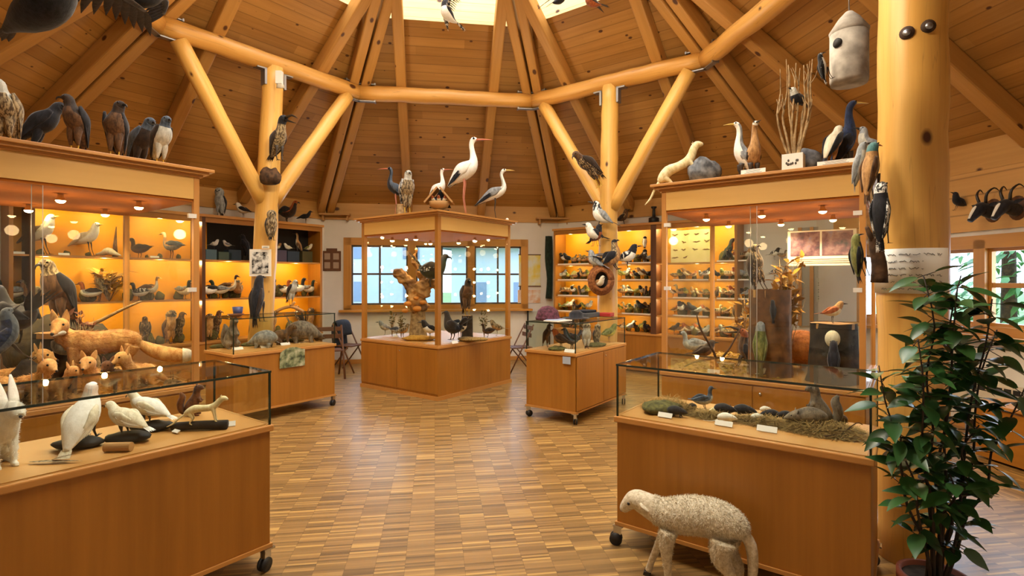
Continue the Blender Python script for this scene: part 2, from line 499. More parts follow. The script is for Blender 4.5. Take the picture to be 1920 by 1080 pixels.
mb = MB()
outer = [corner(RW + .02, k) for k in range(8)]
for k in range(8):
    a, b = outer[(k - 1) % 8], outer[k]
    tri = [OC, a, b]
    if k == 2:      # the parquet changes direction near the right window
        m1, m2 = OC.lerp(a, .5), OC.lerp(b, .5)
        tri = [OC, m1, m2]
        q = [m1, a, b, m2]
        mb.add([(p.x, p.y, 0) for p in q], [(3, 2, 1, 0)], 1, [[(q[i].x, q[i].y) for i in (3, 2, 1, 0)]])
    mb.add([(p.x, p.y, 0) for p in tri], [(0, 2, 1)], 0, [[(tri[i].x, tri[i].y) for i in (0, 2, 1)]])
mb.add([(p.x, p.y, -.2) for p in outer], [tuple(range(8))], 0)
for k in range(8):
    a, b = outer[(k - 1) % 8], outer[k]
    mb.add([(a.x, a.y, 0), (b.x, b.y, 0), (b.x, b.y, -.2), (a.x, a.y, -.2)], [(0, 1, 2, 3)])
struct(mb, 'floor', ['floor', 'floor2'])

HALF = RW * math.tan(R(22.5))
SIDE = {0: 'back', 1: 'back_right', 2: 'right', 3: 'front_right', 4: 'front', -3: 'front_left', -2: 'left', -1: 'back_left'}
def wall_mat(k):
    n, t = wall_dir(k), wall_tan(k)
    return Matrix(((t.x, n.x, 0), (t.y, n.y, 0), (0, 0, 1)))
def wall_pt(k, x, y=0.0, z=0.0):          # x along, y beyond the inner face
    return OC + wall_tan(k) * x + wall_dir(k) * (RW + y) + Vector((0, 0, z))
def wbox(mb, k, x0, x1, y0, y1, z0, z1, mat=0, grain=None):
    mb.box(wall_pt(k, (x0 + x1) / 2, (y0 + y1) / 2, (z0 + z1) / 2), (x1 - x0, y1 - y0, z1 - z0), mat, wall_mat(k), grain)
WT = 2.75
windows = {0: (-1.87, 1.60, 1.07, 2.36), 2: (-1.42, 1.85, 1.07, 2.02)}
for k in range(-3, 5):
    mb = MB(); h = HALF + .06
    if k in windows:
        x0, x1, z0, z1 = windows[k]
        wbox(mb, k, -h, x0, 0, .2, 0, WT); wbox(mb, k, x1, h, 0, .2, 0, WT)
        wbox(mb, k, x0, x1, 0, .2, 0, z0); wbox(mb, k, x0, x1, 0, .2, z1, WT)
    else:
        wbox(mb, k, -h, h, 0, .2, 0, WT)
    struct(mb, 'wall_' + SIDE[k], 'plaster')
    mb = MB(); wbox(mb, k, -h, h, -.03, .25, WT, Z_EAVE + .12, 0, 0)
    struct(mb, 'trim_%d' % (k + 4), 'plate')
    mb = MB(); wbox(mb, k, -HALF, HALF, -.018, 0, 0, .08, 0, 0)
    struct(mb, 'baseboard_' + SIDE[k], 'edge')
mb = MB(); wbox(mb, 2, -1.9, HALF, -.025, 0, 2.12, WT, 0, 0)   # boarding above the right window
struct(mb, 'trim_20', wood('pale_boarding', 'd0a060', 'b88848', grain=4, rough=.6, planks=.2, plank_var=.1))

def window(k, idx, lights, transoms):
    x0, x1, z0, z1 = windows[k]
    mb = MB(); w = .09
    wbox(mb, k, x0 - .04, x1 + .04, -.03, .1, z1 - w, z1 + .05, 0, 0); wbox(mb, k, x0 - .04, x1 + .04, -.03, .1, z0 - .05, z0 + .05, 0, 0)
    wbox(mb, k, x0 - .05, x0 + w, -.03, .1, z0 - .05, z1 + .05, 0, 2); wbox(mb, k, x1 - w, x1 + .05, -.03, .1, z0 - .05, z1 + .05, 0, 2)
    for a, b in zip(lights[:-1], lights[1:]):
        wbox(mb, k, a[1], b[0], -.03, .1, z0, z1, 0, 2)
    o = struct(mb, 'window_%d' % idx, 'winwood')
    s_ = MB(); wbox(s_, k, x0 - .12, x1 + .12, -.16, .02, z0 - .08, z0 - .04, 0, 0)
    s_.build('window_sill', 'winwood', o)
    for a, b in lights:
        f = MB(); m = (a + b) / 2
        wbox(f, k, a, a + .03, .02, .07, z0 + .05, z1 - w); wbox(f, k, b - .03, b, .02, .07, z0 + .05, z1 - w)
        wbox(f, k, a, b, .02, .07, z0 + .05, z0 + .085); wbox(f, k, a, b, .02, .07, z1 - w - .035, z1 - w)
        if transoms:
            zm = (z0 + z1) / 2
            wbox(f, k, a, b, .025, .065, zm - .018, zm + .018, 0); wbox(f, k, m - .018, m + .018, .025, .065, z0 + .05, z1 - w)
        elif a > 0:
            wbox(f, k, a, b, .025, .065, 1.52, 1.57)
        cf = f.build('casement', M['winframe'] if transoms else M['winwood'], o)
        g = MB(); wbox(g, k, a + .02, b - .02, .04, .046, z0 + .06, z1 - w - .01)
        g.build('pane', 'winglass', cf)
M['winframe'] = plain('grey_brown_window_bars', '4a4038', .5)
window(0, 1, [(-1.78, -.72), (-.56, .44), (.58, 1.51)], True)
window(2, 2, [(-1.33, .10), (.22, 1.76)], False)

# roof: planked octagonal pyramid, lantern with pale planks above it
RL = 2.5
mb = MB(); ml = MB()
for k in range(8):
    n, t = wall_dir(k), wall_tan(k)
    r0, r1 = RW + .3, RL
    z0, z1 = roof_z(r0), roof_z(r1)
    for zo, flip in ((0, False), (.08, True)):
        vs = []; uv = []
        for r, sg in ((r0, -1), (r0, 1), (r1, 1), (r1, -1)):
            w = r * math.tan(R(22.5)) * sg
            p = OC + n * r + t * w; vs.append((p.x, p.y, roof_z(r) + zo))
            uv.append((w + k * 3.1, r * math.sqrt(1 + SLOPE ** 2) + k * 7.3))
        mb.add(vs, [(3, 2, 1, 0) if flip else (0, 1, 2, 3)], 0, [[uv[i] for i in ((3, 2, 1, 0) if flip else (0, 1, 2, 3))]])
    w = RL * math.tan(R(22.5))
    for off in (0, .06):
        vs = []; uv = []
        for z, sg in ((z1 - .02, -1), (z1 - .02, 1), (6.9, 1), (6.9, -1)):
            p = OC + n * (RL + off) + t * w * sg; vs.append((p.x, p.y, z)); uv.append((w * sg + k * 2.3, z + k))
        ml.add(vs, [(0, 1, 2, 3)], 0, [uv])
struct(mb, 'ceiling', 'plank')
struct(ml, 'trim_21', 'lantern')

n_tr = 30
def rafter(p0, p1, w, hgt, name=None):
    """box from p0 to p1 hanging below the given line"""
    global n_tr
    d = p1 - p0; L = d.length; d.normalize()
    side = Vector((0, 0, 1)).cross(d).normalized(); up = d.cross(side)
    m = Matrix((d, side, up)).transposed()
    mb = MB(); mb.box(Vector((0, 0, 0)), (L, w, hgt), 0, m, 0)
    o = struct(mb, 'trim_%d' % n_tr, 'rafter', loc=(p0 + p1) / 2 - up * (hgt / 2 + .004))
    b = o.modifiers.new('bevel', 'BEVEL'); b.width = .02; b.segments = 2
    n_tr += 1
for k in range(-3, 5):
    n, t = wall_dir(k), wall_tan(k)
    for x in (-.7, .7):
        a = OC + n * (RW + .02) + t * x; b = OC + n * 1.75 + t * x
        a.z = roof_z(RW + .02); b.z = roof_z(1.75)
        rafter(a, b, .15, .2)
    h = (corner(1, k) - OC).normalized()
    for sgn in (-1, 1):
        sd = Vector((h.y, -h.x, 0)) * .085 * sgn
        a = corner(RW - .02, k) + sd; b = corner(.5, k) + sd
        a.z = roof_z(RW - .02) - .03; b.z = roof_z(.5) - .03
        rafter(a, b, .135, .21)
mb = MB(); mb.lathe([(.0, 6.3), (.42, 6.3), (.42, 7.0), (0, 7.0)], 8, 0, (OC.x, OC.y, 0), False)
struct(mb, 'trim_22', 'rafter')

# ring beam logs
beam_txt = {-2: 'ring beam log at the upper left edge of the photo', -1: 'ring beam log resting on the left post with two braces',
            0: 'straight ring beam log above the central glass cabinet', 1: 'ring beam log resting on the rear right post with two braces',
            2: 'ring beam log rising to the upper right toward the thick front post', 3: 'ring beam log overhead at the thick front post'}
def knobbly(p0, p1, r0, r1, n=14, seed=0, wob=.006):
    rr = random.Random(seed); P = []; Q = []
    for i in range(n):
        t = i / (n - 1)
        P.append(p0.lerp(p1, t) + Vector((rr.uniform(-wob, wob), rr.uniform(-wob, wob), rr.uniform(-wob, wob)) if 0 < i < n - 1 else (0, 0, 0)))
        Q.append((r0 + (r1 - r0) * t) * rr.uniform(.97, 1.03))
    return P, Q
for k in (-2, -1, 0, 1, 2, 3):
    a, b = corner(RR, k - 1), corner(RR, k); a.z = b.z = ZB
    mid = (a + b) / 2
    o = thing('ring_beam', beam_txt[k], 'beam', mid)
    P, Q = knobbly(a - mid, b - mid, .115, .11, seed=k + 40)
    mb = MB(); mb.tube(P, Q, 18)
    mb.build('log', 'beam', o)
    for p, s in ((a, 1), (b, -1)):
        d = (b - a).normalized() * s
        mb = MB()
        m = Matrix((d, Vector((0, 0, 1)).cross(d), Vector((0, 0, 1)))).transposed()
        for z in (-.125, .128):
            mb.box(p - mid + d * .12 + Vector((0, 0, z)), (.26, .07, .014), 0, m)
            mb.box(p - mid + d * .24 + Vector((0, 0, z)), (.02, .09, .03), 0, m)
        mb.build('bracket', 'steel', o)

# posts with their pairs of braces
P1 = px(483, 6.9); P2 = px(1137, 7.55); P3 = px(1711, 3.05)
def post(k, loc, r0, r1, ztop, label, braces=True, zj=2.62):
    o = thing('log_post', label, 'post', (loc.x, loc.y, 0))
    lean = (OC + wall_dir(k) * RR - loc) if braces else Vector((0, 0, 0))
    lean.z = 0
    P, Q = knobbly(Vector((0, 0, 0)), lean + Vector((0, 0, ztop)), r0, r1, 22, seed=k + 3, wob=.004)
    mb = MB(); mb.tube(P, Q, 24); mb.build('trunk', 'log', o)
    if braces:
        t = wall_tan(k)
        for s in (-1, 1):
            a = lean * (zj / ztop) + t * (.06 * s) + Vector((0, 0, zj)); b = lean + t * (1.12 * s) + Vector((0, 0, ZB - .1))
            P, Q = knobbly(a, b, .10, .095, 12, seed=k * 7 + s, wob=.003)
            mb = MB(); mb.tube(P, Q, 18); mb.build('brace', 'log', o)
        for s in (-1, 1):
            mb = MB(); m = wall_mat(k)
            mb.box(lean + t * (.13 * s) + Vector((0, 0, ZB - .2)), (.03, .1, .22), 0, m)
            mb.box(lean + t * (.18 * s) + Vector((0, 0, ZB - .11)), (.12, .1, .02), 0, m)
            mb.build('bracket', 'steel', o)
    return o
post(-1, P1, .155, .125, ZB - .05, 'yellow peeled log post behind the left mobile showcase, with two braces')
post(1, P2, .15, .115, ZB - .05, 'yellow peeled log post behind the right mobile showcase, with two braces')
po = post(3, P3, .172, .165, 3.9, 'thick peeled log post in the right foreground beside the potted plant', False)
pf = -Vector((P3.x, P3.y, 0)).normalized(); pr = Vector((-pf.y, pf.x, 0))
for ddx, zz in ((-.025, 2.97), (.07, 2.985)):
    mb = MB()
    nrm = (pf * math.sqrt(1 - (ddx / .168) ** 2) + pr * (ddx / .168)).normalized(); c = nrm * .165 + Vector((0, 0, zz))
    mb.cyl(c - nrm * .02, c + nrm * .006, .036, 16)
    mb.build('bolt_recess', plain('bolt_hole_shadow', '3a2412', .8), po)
    mb = MB(); mb.cyl(c, c + nrm * .012, .019, 8); mb.build('bolt', 'steel', po)

# ------------------------------------------------------------------ outside, seen through the windows
mb = MB(); mb.box((0, 30, -.65), (160, 120, .2))
struct(mb, 'ground', plain('meadow', '6f8a4c', .95, col2='8aa268', scale=.5))
M['housewall'] = plain('house_render', 'cdd4de', .9)
M['slate'] = plain('slate_roof', '7888a0', .8, col2='64748c', scale=6)
def house(loc, rz, w, d, h, label, roofh=3):
    o = thing('house', label, 'house', loc, rz)
    mb = MB(); mb.box((0, 0, h / 2), (w, d, h)); mb.build('wall', 'housewall', o)
    mb = MB()
    W, D = w / 2 + .6, d / 2 + .6
    vs = [(-W, -D, h), (W, -D, h), (W, D, h), (-W, D, h), (-W, 0, h + roofh), (W, 0, h + roofh)]
    mb.add(vs, [(0, 1, 5, 4), (2, 3, 4, 5), (0, 4, 3), (1, 2, 5), (0, 3, 2, 1)])
    mb.build('roof', 'slate', o)
    for i in range(4):
        for j in range(2):
            x = -w / 2 + w * (i + .5) / 4
            if j * 2.6 + 2.2 > h: continue
            mb = MB(); mb.box((x, -d / 2 - .02, 1.5 + j * 2.6), (1.0, .06, 1.2)); mb.build('window', plain('far_window', '8090a8', .3), o)
house((-12, 36, -.6), R(8), 14, 8, 5.2, 'white house with slate roof seen through the left rear panes')
house((2.5, 26, -.6), R(-14), 9, 7, 3.6, 'low pale house seen through the right rear panes')

M['needle'] = plain('fir_needles', '4f7f4c', .8, col2='7fae6c', scale=3)
def fir(loc, h, label, seed, kind='fir_tree'):
    rr = random.Random(seed)
    o = thing(kind, label, 'tree', loc)
    mb = MB(); mb.tube([(0, 0, 0), (0, 0, h)], [.16, .02], 8); mb.build('trunk', 'bark', o)
    mb = MB()
    for i in range(620):
        t = rr.random() ** 1.2; z = .35 + t * (h - .5); a = rr.random() * 6.283
        L = (1 - t) * h * .26 + .25; s = rr.uniform(.15, .95)
        c = Vector((math.cos(a), math.sin(a), 0))
        p = c * (L * s) + Vector((0, 0, z - L * s * .35))
        q = p + c * rr.uniform(.2, .42) + Vector((rr.uniform(-.2, .2), rr.uniform(-.2, .2), rr.uniform(-.22, .02)))
        mb.leaf(p, q, rr.uniform(.08, .15), (rr.uniform(-.4, .4), rr.uniform(-.4, .4), 1), 0, .25, 3)
    mb.build('foliage', 'needle', o)
fir((8.6, 8.6, -.5), 7.5, 'green fir outside the right window, beside the thick front post', 1)
fir((7.7, 5.9, -.5), 6.5, 'green fir filling the right window at the photo edge', 2)
fir((10.8, 11.5, -.5), 9, 'green fir seen in the gap between right cabinet and front post', 3)
fir((10.5, 7.2, -.5), 8.5, 'tall green fir standing behind the others outside the right window', 4)
# ================================================================== showcases
TH = .008
def castor(parent, x, y, ztop, yaw=0.0):
    mb = MB(); ca, sa = math.cos(yaw), math.sin(yaw)
    mb.box((x, y, ztop - .004), (.06, .06, .008))
    mb.box((x + .012 * ca, y + .012 * sa, ztop - .03), (.045, .032, .05), 0, (0, 0, yaw))
    c = mb.build('castor', 'chrome', parent)
    w = MB(); z = .04
    d = Vector((-sa, ca, 0)) * .013; cc = Vector((x + .02 * ca, y + .02 * sa, z))
    for s in (-1, 1):
        w.tube([cc + d * s * .6, cc + d * s * 1.5], [.038, .038], 16)
    w.build('wheel', 'rubber', c)

def glass_box(parent, L, D, z0, z1, inset=.012, top=True):
    """glass hood: four panes and a lid, each its own pane, with dark green ground edges"""
    for sx, sy, w in ((0, -1, L), (0, 1, L), (-1, 0, D), (1, 0, D)):
        mb = MB()
        c = (sx * (L / 2 - inset), sy * (D / 2 - inset), (z0 + z1) / 2)
        size = (w - 2 * inset, TH * .6, z1 - z0) if sy else (TH * .6, w - 2 * inset, z1 - z0)
        mb.box(c, size)
        mb.build('glass_pane', 'glass', parent)
    if top:
        mb = MB(); mb.box((0, 0, z1 + TH / 2), (L - inset, D - inset, TH)); mb.build('glass_lid', 'glass', parent)
    mb = MB(); e = .005
    for sx in (-1, 1):
        for sy in (-1, 1):
            mb.box((sx * (L / 2 - inset), sy * (D / 2 - inset), (z0 + z1) / 2), (e * 2, e * 2, z1 - z0))
    for sy in (-1, 1): mb.box((0, sy * (D / 2 - inset * .6), z1 + .003), (L - inset, .006, .011))
    for sx in (-1, 1): mb.box((sx * (L / 2 - inset * .6), 0, z1 + .003), (.006, D - inset, .011))
    mb.build('glass_edge', 'glassedge', parent)

def table_case(center, yaw, L, D, label, z0=.125, zc=.79, z1=1.085, doors=True):
    o = thing('mobile_showcase', label, 'showcase', (center.x, center.y, 0), yaw)
    mb = MB(); h = zc - .035
    mb.box((0, 0, (z0 + .02 + h) / 2), (L - .02, D - .02, h - z0 - .02), 0, None, 2)
    mb.build('base', 'cherry', o, bevel=.003)
    mb = MB(); mb.box((0, 0, z0 + .01), (L, D, .02), 0); mb.build('bottom_edge', 'edge', o)
    mb = MB(); mb.box((0, 0, zc - .0175), (L + .012, D + .012, .035), 0); mb.build('counter', 'edge', o, bevel=.006)
    mb = MB(); mb.box((0, 0, zc + .002), (L - .05, D - .05, .004), 0); mb.build('display_floor', 'board', o)
    if doors:
        for s in (-1, 1):
            mb = MB(); mb.box((s * (L - .02) / 4, -(D / 2) - .004, (z0 + .02 + h) / 2), ((L - .04) / 2 - .004, .014, h - z0 - .04), 0, None, 2)
            d = mb.build('door', 'cherry', o, bevel=.002)
        mb = MB(); mb.cyl((.05, -D / 2 - .01, h - .06), (.05, -D / 2 - .018, h - .06), .009, 12); mb.build('lock', 'chrome', d)
    glass_box(o, L, D, zc, z1)
    for sx in (-1, 1):
        for sy in (-1, 1):
            castor(o, sx * (L / 2 - .02), sy * (D / 2 - .02), z0, R(rnd.choice((-35, 20, 150, 200)) ))
    return o

TL, TD = 1.29, .68
FR1 = Vector((-1.325, 2.93, 0)); c1 = FR1 - AX * TL / 2 + BX * TD / 2
T1 = table_case(c1, YA, TL, TD, 'mobile showcase in the left foreground with white ptarmigans under glass', doors=False, zc=.8, z1=1.09)
FR2 = Vector((-2.25, 6.76, 0)); c2 = FR2 - AX * TL / 2 + BX * TD / 2
T2 = table_case(c2, YA, TL, TD, 'mobile showcase before the left log post, green picture on its front', doors=False, z1=1.17)
FL3 = Vector((.62, 3.19, 0)); c3 = FL3 - BX * TL / 2 + AX * TD / 2
T3 = table_case(c3, YA - R(90), TL, TD, 'mobile showcase in the right foreground behind the standing lamb', doors=False, zc=.78, z1=1.085)
CO4 = Vector((.70, 5.80, 0)); c4 = CO4 + AX * TL / 2 + BX * TD / 2
T4 = table_case(c4, YA, TL, TD, 'mobile showcase before the rear right post, papers and hats on top', z1=1.11)

ZT = 2.5      # top of the tall cabinets
ZC = .73
LAMPS = []
def tall_case(center, yaw, L, D, label, cornice=.05, doorside='-y', plinth=.05, seam=None, hinges=True, centre=False):
    o = thing('glass_cabinet', label, 'glass cabinet', (center.x, center.y, 0), yaw)
    mb = MB(); mb.box((0, 0, plinth / 2), (L + .03, D + .03, plinth)); mb.build('plinth', 'edge', o)
    mb = MB(); mb.box((0, 0, (plinth + ZC - .05) / 2), (L, D, ZC - .05 - plinth), 0, None, 2); mb.build('base', 'cherry', o, bevel=.003)
    mb = MB(); mb.box((0, 0, ZC - .03), (L + .03, D + .03, .035)); mb.box((0, 0, ZC - .006), (L + .01, D + .01, .014)); mb.build('counter', 'edge', o, bevel=.006)
    mb = MB(); mb.box((0, 0, ZC + .003), (L - .06, D - .06, .006)); mb.build('display_floor', 'board', o)
    # two doors in the base on one face
    for s in (-1, 1):
        mb = MB(); mb.box((s * L / 4, -D / 2 - .005, (plinth + ZC - .05) / 2 + .01), (L / 2 - .012, .014, ZC - .05 - plinth - .04), 0, None, 2)
        d = mb.build('door', 'cherry', o, bevel=.002)
    mb = MB(); mb.cyl((.06, -D / 2 - .011, ZC - .12), (.06, -D / 2 - .02, ZC - .12), .011, 12); mb.build('lock', 'chrome', d)
    pw = .045 if not centre else .06; zf = 2.27
    for sx in (-1, 1):
        for sy in (-1, 1):
            mb = MB(); mb.box((sx * (L / 2 - pw / 2), sy * (D / 2 - pw / 2), (ZC + ZT) / 2 - .02), (pw, pw, ZT - ZC - .04), 0, None, 2)
            mb.build('corner_post', 'edge' if not centre else 'cherry', o, bevel=.003)
    for (cx, cy, w, d_) in ((0, -D / 2 + .012, L - 2 * pw, .02), (0, D / 2 - .012, L - 2 * pw, .02), (-L / 2 + .012, 0, .02, D - 2 * pw), (L / 2 - .012, 0, .02, D - 2 * pw)):
        mb = MB(); mb.box((cx, cy, (zf + ZT) / 2), (w, d_, ZT - zf)); mb.build('fascia', 'cherry_light', o)
    mb = MB()
    for i, (e, z) in enumerate(((.02, ZT - .035), (.055, ZT - .015), (.085, ZT + .008))):
        mb.box((0, 0, z), (L + 2 * e, D + 2 * e, .026))
    mb.build('cornice', 'edge', o, bevel=.004)
    mb = MB(); mb.box((0, 0, zf - .01), (L - .03, D - .03, .02)); mb.build('lamp_ceiling', M['lampboard'], o)
    g = .003
    for sx, sy, w in ((0, -1, L), (0, 1, L), (-1, 0, D), (1, 0, D)):
        if sy:
            segs = [(-w / 2 + pw, w / 2 - pw)]
            if sy == -1 and seam is not None: segs = [(-w / 2 + pw, seam + .03), (seam - .03, w / 2 - pw)]
            for q, (a, b) in enumerate(segs):
                mb = MB(); mb.box(((a + b) / 2, sy * (D / 2 - .02 - q * .014), (ZC + zf) / 2), (b - a, .005, zf - ZC)); mb.build('glass_pane', 'glass', o)
                if len(segs) > 1:
                    e_ = MB(); e_.box((b - .002 if q == 0 else a + .002, sy * (D / 2 - .02 - q * .014), (ZC + zf) / 2), (.004, .007, zf - ZC)); e_.build('glass_edge', M['paleedge'], o)
        else:
            mb = MB(); mb.box((sx * (L / 2 - .02), 0, (ZC + zf) / 2), (.005, w - 2 * pw, zf - ZC)); mb.build('glass_pane', 'glass', o)
    if hinges:
        for sx in (-1, 1):
            for z in (2.13, 1.52, 1.0 if sx > 5 else 1.52):
                if z == 1.0: continue
                mb = MB(); mb.box((sx * (L / 2 - .055), -D / 2 + .008, z), (.06, .028, .035)); 
            for z in (2.13, 1.52):
                mb = MB(); mb.box((sx * (L / 2 - .055), -D / 2 + .008, z), (.06, .028, .035)); mb.build('glass_clamp', M['clamp'], o)
    m = Matrix.Rotation(yaw, 3, 'Z')
    ls = [(-L * .3, -D * .3), (L * .3, -D * .3), (0, -D * .28), (-L * .3, D * .2), (L * .3, D * .2), (0, D * .3)]
    for i, (lx, ly) in enumerate(ls):
        s_ = MB(); s_.lathe([(.018, zf - .02), (.02, zf - .045), (.034, zf - .075)], 14, 0, (lx, ly, 0))
        l = s_.build('spotlight', 'chrome', o)
        b = MB(); b.ball((lx, ly, zf - .074), (.031, .031, .02), 12); b.build('bulb', 'lampglow', l)
        LAMPS.append((center + m @ Vector((lx, ly, zf - .11)), .45 if centre else 1.0))
    return o
M['lampboard'] = wood('lamp_board', 'b86a1a', '96500e', grain=3, rough=.95, contrast=.6)
M['paleedge'] = plain('pale_glass_edge', 'b8b0a8', .2)
M['clamp'] = plain('white_glass_clamp', 'd8d4cc', .4)
W1_ = 1.65
FRa = Vector((-2.61, 4.42, 0)); V1c = FRa - AX * W1_ / 2 + BX * .81
V1 = tall_case(V1c, YA, W1_, 1.62, 'tall glass cabinet at left with the fox family inside', seam=-.2)
FLb = Vector((1.45, 5.13, 0)); V2c = FLb - BX * W1_ / 2 + AX * .81
V2 = tall_case(V2c, YA - R(90), W1_, 1.62, 'tall glass cabinet at right with stumps and woodpeckers inside', seam=.0)
COc = Vector((-.98, 7.0, 0)); V3c = COc + AX * .8 + BX * .8
V3 = tall_case(V3c, YA - R(90), 1.6, 1.6, 'square glass cabinet in the middle of the room, stork on its roof', hinges=False, centre=True)
def T(obj):   # local -> world for upright furniture
    return Matrix.Translation(obj.location) @ Matrix.Rotation(obj.rotation_euler.z, 4, 'Z')

# ------------------------------------------------------------------ lit wall shelving on both sides
ZS = 2.57
def wall_px(k, x):
    n, t = wall_dir(k), wall_tan(k); P = OC + n * (RW - .4); r = (x - 960.0) / F
    s = (r * P.y - P.x) / (t.x - r * t.y); return s
def wall_cabinet(k, x0, x1, label, shelves, top_lit=True, dividers=()):
    dividers = [(wall_px(k, d) - (x0 + x1) / 2) for d in dividers]
    D = .42
    o = thing('shelf_cabinet', label, 'shelf cabinet', wall_pt(k, (x0 + x1) / 2, -D / 2), math.atan2(wall_tan(k).y, wall_tan(k).x))
    L = x1 - x0
    def bb(cx, cy, cz, sx, sy, sz, name, mat, grain=None, par=None):
        mb = MB(); mb.box((cx, cy, cz), (sx, sy, sz), 0, None, grain); return mb.build(name, mat, par or o)
    y_b = D / 2 - .02
    bb(0, 0, .33, L, D, .62, 'base', 'cherry', 2)
    bb(0, -.01, .655, L + .01, D + .02, .03, 'counter', 'edge')
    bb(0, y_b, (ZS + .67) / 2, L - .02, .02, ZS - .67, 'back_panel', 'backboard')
    bb(0, 0, ZS, L + .04, D + .05, .04, 'cornice', 'edge')
    bb(0, -D / 2 + .012, ZS - .06, L, .02, .08, 'fascia', 'cherry')
    for s in (-1, 1): bb(s * (L / 2 - .02), 0, (ZS + .67) / 2, .04, D, ZS - .67, 'side_panel', 'cherry', 2)
    for d in dividers: bb(d, 0, (ZS + .67) / 2, .05 if k < 0 else .10, D, ZS - .67, 'divider', 'brown_ply', 2)
    for z in shelves: bb(0, -.01, z, L - .06, D - .06, .022, 'shelf', 'edge')
    return o
# x along wall -1 grows toward the back wall; along wall 1 it grows toward the camera side
SW_L = wall_cabinet(-1, -2.2, HALF - .32, 'long lit shelf cabinet along the left wall full of water birds', (1.30, 1.90), dividers=(60, 381))
SW_R = wall_cabinet(1, -HALF + .15, 1.25, 'long lit shelf cabinet along the right wall full of small birds', (.98, 1.28, 1.58, 1.88), dividers=(1226,))
# ================================================================== stuffed animals
def fm(n, *a, **k): M[n] = feather(n, *a, **k)
fm('f_brown', '3a2616', '6e4e30'); fm('f_darkbrown', '1c130d', '3a291c'); fm('f_buff', '8a6238', 'c79a62')
fm('f_streak', '2c1d12', 'b89a70', scale=70, mid=.55, soft=.05); fm('f_white', 'e6e2d6', 'f4f2ea'); fm('f_cream', 'cfc3a4', 'ece4cc')
fm('f_grey', '6e7276', 'a2a6a8'); fm('f_palegrey', '9a9a90', 'cac8bc'); fm('f_black', '0c0c10', '22222a'); fm('f_navy', '0a1020', '1c2c50')
fm('f_greenblack', '0a140e', '1c3226'); fm('f_rust', '7a3a18', 'b0602c'); fm('f_pied', '101014', 'e8e6e0', scale=34, mid=.52, soft=.02)
fm('f_olive', '4c5426', '8a8a4a'); fm('f_teal', '1c4c50', '5a8888'); fm('f_yellowgreen', '8a8a30', 'cabf58'); fm('f_mottle', '4a3a26', 'a89470', scale=60, mid=.5, soft=.05)
fm('f_ochre', '94682c', 'd0a052'); fm('f_bluegrey', '303a48', '56606e')
fm('u_fox', 'b97a3a', 'e6b670', scale=22); fm('u_foxdark', '3a2010', '7a4a22', scale=25); fm('u_greybrown', '4a4036', '8a7c68', scale=30)
fm('u_brown', '3c2a1a', '70522f', scale=30); fm('u_grey', '5a5a56', '9c9a90', scale=30); fm('u_white', 'dcd8c8', 'f2eede', scale=30)
fm('u_ermine', 'cdbb84', 'eee2b8', scale=30); fm('u_orange', 'a8622a', 'd0843a', scale=30); fm('u_mole', '0e0d10', '26242a', scale=40)
fm('wool', 'b8a988', 'e4dac0', scale=60, stretch=(1, 1, 1))

